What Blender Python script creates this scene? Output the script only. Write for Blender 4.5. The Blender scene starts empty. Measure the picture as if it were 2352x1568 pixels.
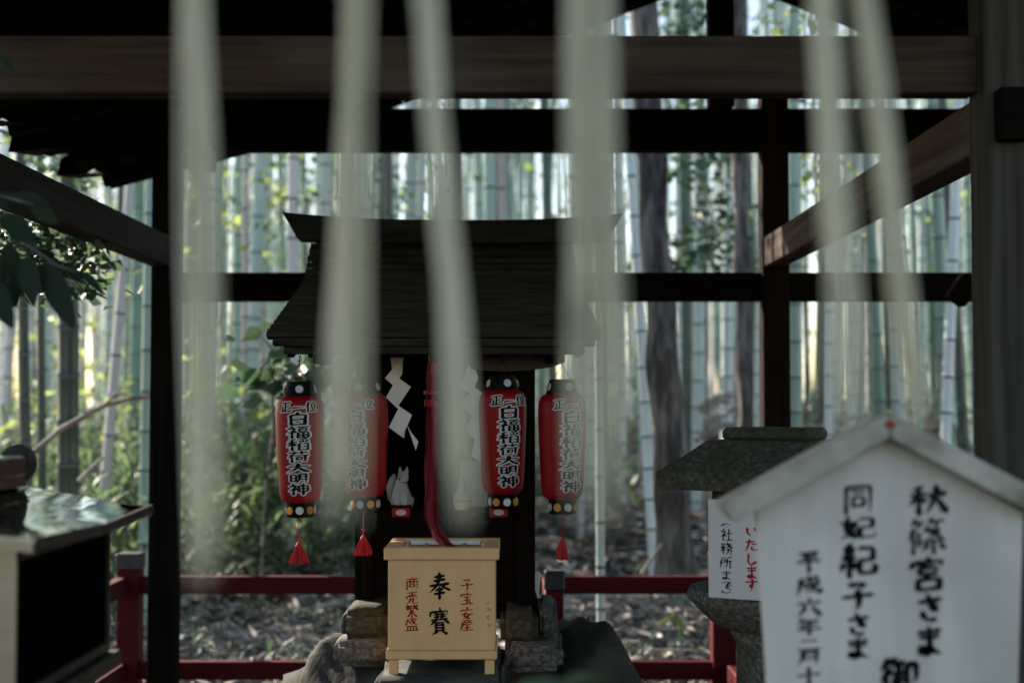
import bpy, bmesh, math, random
from mathutils import Vector, Matrix
R = math.radians
rnd = random.Random(7)
sc = bpy.context.scene
col = sc.collection

# ------------------------------------------------------------------ camera, sky, sun, exposure
F = 50 / 36 * 2352                      # focal length in the units of a 2352 px wide picture
PITCH = math.atan(142 / F)
CAMZ = 1.5
cd = bpy.data.cameras.new('camera'); cam = bpy.data.objects.new('camera', cd); col.objects.link(cam)
cam.location = (0, 0, CAMZ); cam.rotation_euler = (math.pi / 2 + PITCH, 0, 0)
cd.lens = 50; cd.sensor_width = 36; cd.clip_start = .05; cd.clip_end = 2000
cd.dof.use_dof = True; cd.dof.focus_distance = 4.45; cd.dof.aperture_fstop = 1.8
sc.camera = cam

SUN_EL, SUN_DIR = R(29), Vector((-.72, .69)).normalized()   # towards the sun: behind the grove, to the left
w = bpy.data.worlds.new('World'); sc.world = w; w.use_nodes = True
nt = w.node_tree
sky = nt.nodes.new('ShaderNodeTexSky'); sky.sky_type = 'NISHITA'; sky.sun_disc = False
sky.sun_elevation = SUN_EL; sky.sun_rotation = math.atan2(SUN_DIR.x, SUN_DIR.y)
sky.air_density = 1.0; sky.dust_density = .6; sky.ozone_density = 1.0
nt.links.new(sky.outputs[0], nt.nodes['Background'].inputs[0])
nt.nodes['Background'].inputs[1].default_value = .10
sd = bpy.data.lights.new('sun', 'SUN'); sun = bpy.data.objects.new('sun', sd); col.objects.link(sun)
sd.energy = 5.0; sd.angle = R(.5); sd.color = (1, .96, .90)
tosun = Vector((SUN_DIR.x * math.cos(SUN_EL), SUN_DIR.y * math.cos(SUN_EL), math.sin(SUN_EL)))
sun.rotation_euler = tosun.to_track_quat('Z', 'Y').to_euler()
sun.location = tosun * 60

sc.view_settings.view_transform = 'Standard'; sc.view_settings.look = 'None'
sc.view_settings.gamma = 1; sc.view_settings.use_curve_mapping = False
sc.view_settings.exposure = 1.62
sc.view_settings.use_white_balance = True; sc.view_settings.white_balance_temperature = 7450; sc.view_settings.white_balance_tint = 11
sc.cycles.use_denoising = True
sc.cycles.max_bounces = 6; sc.cycles.diffuse_bounces = 3; sc.cycles.glossy_bounces = 3
sc.cycles.transmission_bounces = 3; sc.cycles.transparent_max_bounces = 6
sc.cycles.caustics_reflective = False; sc.cycles.caustics_refractive = False
sc.cycles.sample_clamp_indirect = 4

# ------------------------------------------------------------------ helpers
_c, _s = math.cos(PITCH), math.sin(PITCH)
def at(px, py, Y):
    """the point at distance Y that stands at (px, py) of a 2352 x 1568 picture"""
    u, v = px - 1176, 784 - py
    d = Vector((u, F * _c - v * _s, F * _s + v * _c))
    return Vector((0, 0, CAMZ)) + d * (Y / d.y)
def zat(py, Y): return at(1176, py, Y).z
def xat(px, Y, py=784): return at(px, py, Y).x

class MB:
    def __init__(s): s.v = []; s.f = []; s.m = []
    def add(s, vs, fs, mi=0):
        b = len(s.v); s.v += [tuple(v) for v in vs]
        s.f += [tuple(b + i for i in f) for f in fs]; s.m += [mi] * len(fs)
    def box(s, c, size, rot=None, mi=0, ch=0.0):
        hx, hy, hz = size[0] / 2, size[1] / 2, size[2] / 2
        if ch <= 0:
            vs = [Vector((x * hx, y * hy, z * hz)) for z in (-1, 1) for y in (-1, 1) for x in (-1, 1)]
            fs = [(0, 2, 3, 1), (4, 5, 7, 6), (0, 1, 5, 4), (2, 6, 7, 3), (0, 4, 6, 2), (1, 3, 7, 5)]
        else:
            bm = bmesh.new(); bmesh.ops.create_cube(bm, size=1)
            for v in bm.verts: v.co = Vector((v.co.x * 2 * hx, v.co.y * 2 * hy, v.co.z * 2 * hz))
            bmesh.ops.bevel(bm, geom=bm.edges[:], offset=ch, segments=1, affect='EDGES')
            bm.verts.index_update()
            vs = [v.co.copy() for v in bm.verts]; fs = [tuple(v.index for v in f.verts) for f in bm.faces]; bm.free()
        if rot is not None: vs = [rot @ v for v in vs]
        s.add([v + Vector(c) for v in vs], fs, mi)
    def bar(s, a, b, wd, ht, mi=0, ch=.004):
        """box along a-b, wd across, ht in height"""
        a, b = Vector(a), Vector(b); d = b - a; L = d.length; x = d.normalized()
        up = Vector((0, 0, 1)) if abs(x.z) < .95 else Vector((0, 1, 0))
        y = up.cross(x).normalized(); z = x.cross(y)
        s.box((a + b) / 2, (L, wd, ht), Matrix((x, y, z)).transposed(), mi, ch)
    def tube(s, pts, rads, n=8, mi=0, cap=True):
        pts = [Vector(p) for p in pts]; rings = []
        ref = None
        for i, p in enumerate(pts):
            t = (pts[min(i + 1, len(pts) - 1)] - pts[max(i - 1, 0)]).normalized()
            if ref is None: ref = Vector((1, 0, 0)) if abs(t.x) < .9 else Vector((0, 1, 0))
            u = (ref - t * ref.dot(t)).normalized(); ref = u; q = t.cross(u)
            rings.append([p + (u * math.cos(2 * math.pi * k / n) + q * math.sin(2 * math.pi * k / n)) * rads[i] for k in range(n)])
        vs = [v for r in rings for v in r]; fs = []
        for i in range(len(rings) - 1):
            for k in range(n):
                a, b = i * n + k, i * n + (k + 1) % n
                fs.append((a, b, b + n, a + n))
        if cap: fs += [tuple(range(n))[::-1], tuple((len(rings) - 1) * n + k for k in range(n))]
        s.add(vs, fs, mi)
    def lathe(s, prof, c, n=32, mi=0, cap=True, squash=None):
        """prof: (radius, z) bottom to top about c"""
        c = Vector(c); vs = []; fs = []
        for r, z in prof:
            for k in range(n):
                a = 2 * math.pi * k / n; vs.append(c + Vector((r * math.cos(a), r * math.sin(a), z)))
        for i in range(len(prof) - 1):
            for k in range(n):
                a, b = i * n + k, i * n + (k + 1) % n; fs.append((a, b, b + n, a + n))
        if cap: fs += [tuple(range(n))[::-1], tuple((len(prof) - 1) * n + k for k in range(n))]
        s.add(vs, fs, mi)
    def grid(s, rows, mi=0, closed=False):
        n = len(rows[0]); vs = [v for r in rows for v in r]; fs = []
        for i in range(len(rows) - 1):
            for k in range(n - 1): fs.append((i * n + k, i * n + k + 1, (i + 1) * n + k + 1, (i + 1) * n + k))
        s.add(vs, fs, mi)
    def sheet(s, rows, th, mi=0):
        """grid given a thickness th downwards (z)"""
        n, m = len(rows), len(rows[0])
        lo = [[Vector(v) - Vector((0, 0, th)) for v in r] for r in rows]
        vs = [Vector(v) for r in rows for v in r] + [v for r in lo for v in r]; o = n * m; fs = []
        for i in range(n - 1):
            for k in range(m - 1):
                q = (i * m + k, i * m + k + 1, (i + 1) * m + k + 1, (i + 1) * m + k); fs.append(q); fs.append(tuple(o + j for j in q[::-1]))
        for i in range(n - 1):
            for k in (0, m - 1): a, b = i * m + k, (i + 1) * m + k; fs.append((a, b, b + o, a + o))
        for k in range(m - 1):
            for i in (0, n - 1): a, b = i * m + k, i * m + k + 1; fs.append((a, b, b + o, a + o))
        s.add(vs, fs, mi)
    def build(s, name, mats, parent=None, smooth=False, loc=None):
        me = bpy.data.meshes.new(name)
        o_ = Vector(loc) if loc is not None else (Vector(parent.matrix_world.translation) if False else Vector((0, 0, 0)))
        me.from_pydata([tuple(Vector(v) - o_) for v in s.v], [], s.f)
        for m in (mats if isinstance(mats, (list, tuple)) else [mats]): me.materials.append(m)
        if any(s.m): me.polygons.foreach_set('material_index', s.m)
        bm = bmesh.new(); bm.from_mesh(me); bmesh.ops.recalc_face_normals(bm, faces=bm.faces[:]); bm.to_mesh(me); bm.free()
        if smooth:
            me.polygons.foreach_set('use_smooth', [True] * len(me.polygons))
            try: me.set_sharp_from_angle(angle=R(40))
            except Exception: pass
        me.update()
        o = bpy.data.objects.new(name, me); col.objects.link(o); o.location = o_
        if parent is not None:
            o.parent = parent; o.matrix_parent_inverse = world_of(parent).inverted()
        return o

def world_of(o):
    m = o.matrix_parent_inverse @ Matrix.LocRotScale(o.location, o.rotation_euler, o.scale) if o.parent else Matrix.LocRotScale(o.location, o.rotation_euler, o.scale)
    return world_of(o.parent) @ m if o.parent else m
def tag(o, label=None, cat=None, group=None, kind=None):
    if label: o['label'] = label
    if cat: o['category'] = cat
    if group: o['group'] = group
    if kind: o['kind'] = kind
    return o
def thing(name, loc, label, cat, group=None):
    o = bpy.data.objects.new(name, None); col.objects.link(o); o.location = loc; o.empty_display_size = .1
    return tag(o, label, cat, group)
def copy_tree(o, parent=None):
    c = o.copy(); col.objects.link(c)
    if parent is not None: c.parent = parent; c.matrix_parent_inverse = o.matrix_parent_inverse
    for ch in list(o.children): copy_tree(ch, c)
    return c

# ------------------------------------------------------------------ materials
def mat(name, base=(.5, .5, .5), rough=.7, metal=0, spec=.5):
    m = bpy.data.materials.new(name); m.use_nodes = True
    b = m.node_tree.nodes['Principled BSDF']
    b.inputs['Base Color'].default_value = (*base, 1); b.inputs['Roughness'].default_value = rough
    b.inputs['Metallic'].default_value = metal; b.inputs['Specular IOR Level'].default_value = spec
    return m, m.node_tree, b
def noise_mat(name, stops, scale=(6, 6, 6), detail=6, rough=.7, bump=.2, dist=.01, spec=.4, rr=None, second=None, metal=0, nrough=.55):
    """stops: (pos, colour); scale stretches the object coordinates"""
    m, t, b = mat(name, stops[0][1], rough, metal, spec); N, L = t.nodes, t.links
    tc = N.new('ShaderNodeTexCoord'); mp = N.new('ShaderNodeMapping'); mp.inputs['Scale'].default_value = scale
    L.new(tc.outputs['Object'], mp.inputs[0])
    nz = N.new('ShaderNodeTexNoise'); nz.inputs['Scale'].default_value = 1; nz.inputs['Detail'].default_value = detail; nz.inputs['Roughness'].default_value = nrough
    L.new(mp.outputs[0], nz.inputs['Vector'])
    rp = N.new('ShaderNodeValToRGB'); e = rp.color_ramp.elements
    while len(e) < len(stops): e.new(.5)
    for i, (p, c) in enumerate(stops): e[i].position = p; e[i].color = (*c, 1)
    L.new(nz.outputs['Fac'], rp.inputs[0]); out = rp.outputs[0]
    if second:      # patches of another colour: (colour, scale, lo, hi)
        c2, s2, lo, hi = second
        n2 = N.new('ShaderNodeTexNoise'); n2.inputs['Scale'].default_value = s2; n2.inputs['Detail'].default_value = 5
        L.new(tc.outputs['Object'], n2.inputs['Vector'])
        mr = N.new('ShaderNodeMapRange'); mr.inputs[1].default_value = lo; mr.inputs[2].default_value = hi; L.new(n2.outputs['Fac'], mr.inputs[0])
        mx = N.new('ShaderNodeMix'); mx.data_type = 'RGBA'; L.new(mr.outputs[0], mx.inputs[0]); L.new(out, mx.inputs[6]); mx.inputs[7].default_value = (*c2, 1)
        out = mx.outputs[2]
    L.new(out, b.inputs['Base Color'])
    if rr:
        m2 = N.new('ShaderNodeMapRange'); m2.inputs[3].default_value = rr[0]; m2.inputs[4].default_value = rr[1]
        L.new(nz.outputs['Fac'], m2.inputs[0]); L.new(m2.outputs[0], b.inputs['Roughness'])
    if bump:
        bp = N.new('ShaderNodeBump'); bp.inputs['Strength'].default_value = bump; bp.inputs['Distance'].default_value = dist
        L.new(nz.outputs['Fac'], bp.inputs['Height']); L.new(bp.outputs[0], b.inputs['Normal'])
    return m
def leaf_mat(name, c1, c2, trans=.5, rough=.45, spec=.5):
    m, t, b = mat(name, c1, rough, 0, spec); N, L = t.nodes, t.links
    tc = N.new('ShaderNodeTexCoord'); nz = N.new('ShaderNodeTexNoise'); nz.inputs['Scale'].default_value = 2.2; nz.inputs['Detail'].default_value = 3
    L.new(tc.outputs['Object'], nz.inputs['Vector'])
    mr = N.new('ShaderNodeMapRange'); mr.inputs[1].default_value = .35; mr.inputs[2].default_value = .65; L.new(nz.outputs['Fac'], mr.inputs[0])
    mx = N.new('ShaderNodeMix'); mx.data_type = 'RGBA'; mx.inputs[6].default_value = (*c1, 1); mx.inputs[7].default_value = (*c2, 1)
    L.new(mr.outputs[0], mx.inputs[0]); L.new(mx.outputs[2], b.inputs['Base Color'])
    tr = N.new('ShaderNodeBsdfTranslucent'); L.new(mx.outputs[2], tr.inputs[0])
    ms = N.new('ShaderNodeMixShader'); ms.inputs[0].default_value = trans
    L.new(b.outputs[0], ms.inputs[1]); L.new(tr.outputs[0], ms.inputs[2]); L.new(ms.outputs[0], N['Material Output'].inputs[0])
    return m
def wood(name, dark, light, axis, rough=.85, spec=.06, bump=.25, second=None):
    s = [38, 38, 38]; s[axis] = 1.6
    return noise_mat(name, [(.3, dark), (.7, light)], tuple(s), 7, rough, bump, .004, spec, second=second)

M = {}
OLD_D, OLD_L = (.026, .017, .012), (.07, .047, .035)
for i, a in enumerate('xyz'): M['old_' + a] = wood('old_wood_' + a, OLD_D, OLD_L, i, second=((.10, .09, .08), 1.7, .5, .8))
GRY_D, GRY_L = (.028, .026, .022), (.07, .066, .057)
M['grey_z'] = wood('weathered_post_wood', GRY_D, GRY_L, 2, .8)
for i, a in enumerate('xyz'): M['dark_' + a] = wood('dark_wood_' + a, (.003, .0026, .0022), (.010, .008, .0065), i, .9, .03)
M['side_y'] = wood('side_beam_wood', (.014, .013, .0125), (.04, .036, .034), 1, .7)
M['side_lit'] = wood('sunlit_side_beam_wood', (.04, .031, .028), (.12, .092, .084), 1, .85)  # side beam wood lightened for the right beam, sunlight put into its colour
M['red_post_wood'] = wood('brown_stained_post', (.006, .0035, .0025), (.02, .011, .008), 2, .85)
M['pale_wood'] = wood('pale_end_wood', (.3, .28, .25), (.5, .47, .42), 0, .8)
M['soffit'] = noise_mat('roof_boards', [(.3, (.003, .0026, .002)), (.7, (.009, .0075, .006))], (4, 25, 25), 5, .95, .2, .01, .03)
M['bark_roof'] = noise_mat('shingle', [(.3, (.012, .011, .009)), (.7, (.036, .033, .026))], (5, 50, 50), 6, .9, .2, .004, .04)
M['cream'] = noise_mat('cream_paint', [(.25, (.64, .375, .175)), (.75, (.73, .44, .21))], (26, 26, 2.2), 8, .6, .08, .003, .25, second=((.50, .30, .14), 4.5, .54, .8))
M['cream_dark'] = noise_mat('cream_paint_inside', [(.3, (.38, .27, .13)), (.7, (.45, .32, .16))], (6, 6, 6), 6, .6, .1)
M['ink'] = mat('black_ink', (.005, .005, .006), .8, 0, .08)[0]
M['faded_ink'] = mat('faded_ink', (.016, .016, .016), .8, 0, .08)[0]
M['red_ink'] = mat('red_paint_letters', (.30, .009, .010), .8, 0, .1)[0]
M['bright_red_ink'] = mat('bright_red_letters', (.42, .014, .016), .8, 0, .1)[0]
M['old_blue'] = noise_mat('rubbed_blue_mark', [(.4, (.40, .31, .19)), (.6, (.30, .29, .24))], (60, 60, 60), 4, .7, 0)
M['outline'] = mat('grey_white_outline', (.46, .44, .42), .7, 0, .2)[0]
def red_vinyl():
    m, t, b = mat('red_lantern_vinyl', (.36, .008, .012), .42, 0, .2); N, L = t.nodes, t.links
    tc = N.new('ShaderNodeTexCoord'); nz = N.new('ShaderNodeTexNoise'); nz.inputs['Scale'].default_value = 14; nz.inputs['Detail'].default_value = 5
    L.new(tc.outputs['Object'], nz.inputs['Vector']); rp = N.new('ShaderNodeValToRGB')
    rp.color_ramp.elements[0].color = (.21, .0022, .004, 1); rp.color_ramp.elements[1].color = (.29, .006, .007, 1)
    L.new(nz.outputs['Fac'], rp.inputs[0]); L.new(rp.outputs[0], b.inputs['Base Color'])
    tr = N.new('ShaderNodeBsdfTranslucent'); tr.inputs[0].default_value = (.30, .005, .006, 1)
    ms = N.new('ShaderNodeMixShader'); ms.inputs[0].default_value = .18
    L.new(b.outputs[0], ms.inputs[1]); L.new(tr.outputs[0], ms.inputs[2]); L.new(ms.outputs[0], N['Material Output'].inputs[0])
    return m
M['vinyl'] = red_vinyl()
M['cap_black'] = mat('black_cap_plastic', (.003, .003, .0035), .6, 0, .06)[0]
M['silver'] = mat('silver_emblem', (.42, .41, .40), .4, .4)[0]
M['gold'] = mat('gold_emblem', (.42, .19, .025), .4, .5)[0]
M['thread'] = noise_mat('red_thread', [(.3, (.30, .006, .010)), (.7, (.48, .016, .018))], (180, 180, 8), 3, .7, .5, .002)
M['red_cloth'] = noise_mat('red_cloth', [(.3, (.13, .004, .006)), (.7, (.21, .007, .009))], (30, 30, 8), 5, .8, .3)
M['paper'] = noise_mat('white_paper', [(.3, (.66, .62, .60)), (.7, (.78, .75, .72))], (8, 8, 8), 3, .8, .05)
M['porcelain'] = noise_mat('white_porcelain', [(.3, (.30, .30, .29)), (.7, (.42, .42, .41))], (20, 20, 20), 4, .3, .05)
M['rail_red'] = noise_mat('vermilion_paint', [(.25, (.055, .002, .003)), (.75, (.085, .004, .005))], (5, 5, 5), 7, .6, .1, .003, .14, second=((.065, .014, .013), 7, .62, .78))
M['cap_grey'] = noise_mat('black_post_cap', [(.3, (.012, .013, .017)), (.7, (.03, .032, .04))], (20, 20, 20), 4, .45, .1)
M['stone'] = noise_mat('dark_mossy_stone', [(.3, (.022, .021, .015)), (.55, (.055, .052, .038)), (.8, (.13, .12, .09))], (55, 55, 55), 8, .9, .5, .006, .2, second=((.035, .04, .018), 5, .45, .65))
M['stone_shaft'] = noise_mat('granite', [(.3, (.04, .038, .033)), (.5, (.10, .097, .088)), (.75, (.24, .235, .22))], (70, 70, 70), 8, .9, .6, .006, .2, second=((.045, .05, .03), 4, .5, .68))
M['boulder'] = noise_mat('grey_boulder', [(.3, (.014, .0135, .012)), (.55, (.04, .039, .036)), (.8, (.085, .082, .077))], (9, 9, 9), 10, .9, .7, .02, .2, second=((.07, .075, .05), 4, .5, .7))
M['white_board'] = noise_mat('whitewashed_board', [(.25, (.42, .415, .39)), (.75, (.57, .565, .545))], (16, 9, 1.3), 6, .6, .05, .003, .3, second=((.39, .385, .36), 4, .5, .78))
M['board_roof'] = noise_mat('weathered_white_wood', [(.3, (.15, .135, .11)), (.5, (.33, .325, .28)), (.72, (.48, .47, .42))], (9, 9, 9), 8, .7, .25, .004, second=((.17, .135, .09), 6, .50, .64))
M['notice'] = noise_mat('white_notice', [(.3, (.50, .495, .485)), (.7, (.57, .565, .555))], (6, 6, 6), 4, .45, .03)
def metal_roof():
    m, t, b = mat('polished_metal', (.56, .60, .53), .05, 1); N, L = t.nodes, t.links
    tc = N.new('ShaderNodeTexCoord'); wv = N.new('ShaderNodeTexNoise'); wv.inputs['Scale'].default_value = 4.5; wv.inputs['Detail'].default_value = 2; wv.inputs['Distortion'].default_value = 1.2
    L.new(tc.outputs['Object'], wv.inputs['Vector']); bp = N.new('ShaderNodeBump'); bp.inputs['Strength'].default_value = .28; bp.inputs['Distance'].default_value = .010
    L.new(wv.outputs['Fac'], bp.inputs['Height']); L.new(bp.outputs[0], b.inputs['Normal'])
    n2 = N.new('ShaderNodeTexNoise'); n2.inputs['Scale'].default_value = 22; n2.inputs['Detail'].default_value = 6; L.new(tc.outputs['Object'], n2.inputs['Vector'])
    mr = N.new('ShaderNodeMapRange'); mr.inputs[3].default_value = .01; mr.inputs[4].default_value = .05; L.new(n2.outputs['Fac'], mr.inputs[0]); L.new(mr.outputs[0], b.inputs['Roughness'])
    return m
M['metal'] = metal_roof()
M['metal_sheet'] = noise_mat('brushed_steel_sheet', [(.3, (.27, .245, .20)), (.7, (.38, .35, .29))], (3, 3, 14), 5, .38, .05, .004, .5, rr=(.25, .5), metal=.9)
M['black_glass'] = mat('black_glass_door', (.002, .002, .002), 1, 0, 0)[0]
M['black_metal'] = noise_mat('sooty_metal', [(.3, (.012, .011, .010)), (.7, (.04, .037, .032))], (25, 25, 25), 5, .6, .1, spec=.15, metal=.2)
M['grey_metal'] = noise_mat('grey_metal', [(.3, (.13, .14, .125)), (.7, (.24, .25, .22))], (9, 9, 9), 4, .25, .15, .01, .5, rr=(.12, .3), metal=1)
def straw():
    m, t, b = mat('pale_straw', (.50, .52, .38), .7); N, L = t.nodes, t.links
    tc = N.new('ShaderNodeTexCoord'); mp = N.new('ShaderNodeMapping'); mp.inputs['Scale'].default_value = (120, 120, 3); L.new(tc.outputs['Object'], mp.inputs[0])
    nz = N.new('ShaderNodeTexNoise'); nz.inputs['Scale'].default_value = 1; L.new(mp.outputs[0], nz.inputs['Vector']); rp = N.new('ShaderNodeValToRGB')
    rp.color_ramp.elements[0].color = (.60, .585, .44, 1); rp.color_ramp.elements[1].color = (.76, .745, .60, 1); rp.color_ramp.elements[0].position = .3; rp.color_ramp.elements[1].position = .7
    L.new(nz.outputs['Fac'], rp.inputs[0]); L.new(rp.outputs[0], b.inputs['Base Color'])
    tr = N.new('ShaderNodeBsdfTranslucent'); L.new(rp.outputs[0], tr.inputs[0])
    ms = N.new('ShaderNodeMixShader'); ms.inputs[0].default_value = .3
    L.new(b.outputs[0], ms.inputs[1]); L.new(tr.outputs[0], ms.inputs[2]); L.new(ms.outputs[0], N['Material Output'].inputs[0])
    return m
M['straw'] = straw()
def bamboo_mat(name, lo, hi):
    m, t, b = mat(name, lo, .28); N, L = t.nodes, t.links
    oi = N.new('ShaderNodeObjectInfo'); tc = N.new('ShaderNodeTexCoord'); mp = N.new('ShaderNodeMapping'); mp.inputs['Scale'].default_value = (14, 14, 1.1)
    L.new(tc.outputs['Object'], mp.inputs[0]); nz = N.new('ShaderNodeTexNoise'); nz.inputs['Scale'].default_value = 1; nz.inputs['Detail'].default_value = 5; L.new(mp.outputs[0], nz.inputs['Vector'])
    ad = N.new('ShaderNodeMath'); ad.operation = 'ADD'; L.new(oi.outputs['Random'], ad.inputs[0])
    ml = N.new('ShaderNodeMath'); ml.operation = 'MULTIPLY_ADD'; ml.inputs[1].default_value = 1.4; ml.inputs[2].default_value = -.7; L.new(nz.outputs['Fac'], ml.inputs[0]); L.new(ml.outputs[0], ad.inputs[1])
    mx = N.new('ShaderNodeMix'); mx.data_type = 'RGBA'; mx.clamp_factor = True; mx.inputs[6].default_value = (*lo, 1); mx.inputs[7].default_value = (*hi, 1)
    L.new(ad.outputs[0], mx.inputs[0]); L.new(mx.outputs[2], b.inputs['Base Color'])
    return m
M['culm_green'] = bamboo_mat('green_culm', (.10, .20, .165), (.30, .44, .39))
M['culm_pale'] = bamboo_mat('pale_culm', (.32, .42, .42), (.64, .73, .74))
M['culm_dark'] = bamboo_mat('dark_culm', (.018, .04, .033), (.055, .095, .08))
M['culm_dry'] = bamboo_mat('dry_culm', (.34, .33, .345), (.56, .54, .56))
M['node_dark'] = mat('node_scar', (.05, .06, .045), .7)[0]
M['node_pale'] = mat('node_bloom', (.17, .20, .18), .7)[0]
M['bark'] = noise_mat('tree_bark', [(.3, (.022, .020, .019)), (.5, (.085, .078, .076)), (.72, (.24, .225, .225))], (16, 16, 3.2), 9, .9, .9, .03, .2, second=((.16, .155, .16), 3.2, .54, .72))
M['leaf'] = leaf_mat('bamboo_leaf', (.09, .16, .07), (.20, .29, .13))
M['leaf_lit'] = leaf_mat('young_sunlit_leaf', (.18, .27, .07), (.36, .42, .14), .6)  # brighter copy with sunlight put into its colour; also the sprout's yellow green
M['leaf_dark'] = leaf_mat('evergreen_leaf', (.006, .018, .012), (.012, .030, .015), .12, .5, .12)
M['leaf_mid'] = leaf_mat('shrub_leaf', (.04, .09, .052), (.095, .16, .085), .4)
M['litter'] = noise_mat('dry_bamboo_leaves', [(.32, (.07, .058, .048)), (.5, (.24, .215, .19)), (.72, (.60, .56, .52))], (9, 9, 9), 3, .8, .1)
M['soil'] = noise_mat('forest_soil', [(.3, (.014, .012, .010)), (.55, (.04, .034, .028)), (.8, (.10, .086, .072))], (5, 5, 5), 10, .95, .8, .03, .15)
M['twig'] = noise_mat('dry_twig', [(.3, (.16, .13, .11)), (.7, (.38, .33, .29))], (12, 12, 12), 4, .8, .2)

# ------------------------------------------------------------------ ground
def gz(x, y):
    t = max(0, min(1, (y - 7.6) / 13)); t = t * t * (3 - 2 * t)
    h = 1.0 * t + .10 * max(0, min(1, (y - 20) / 30))
    h += (.45 * t * max(0, min(1, (x - 1) / 6)))                    # rises more to the right
    k = max(0, min(1, (y - 7.2) / 3))
    return h + k * (.07 * math.sin(x * 1.7 + y * .9) + .05 * math.sin(x * .6 - y * 1.9) + .03 * math.sin(3.1 * x + 2.3 * y))
ys = [-60, -20, -5, 0, 2, 4, 6, 7] + [7 + .35 * i for i in range(1, 60)] + [29, 31, 34, 38, 45, 60, 100, 200, 600]
xs = [-600, -200, -80, -40, -25, -18, -14] + [-12 + .4 * i for i in range(0, 61)] + [14, 18, 25, 40, 80, 200, 600]
g = MB(); g.grid([[(x, y, gz(x, y)) for x in xs] for y in ys])
tag(g.build('ground', M['soil'], smooth=True), kind='structure')

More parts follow.
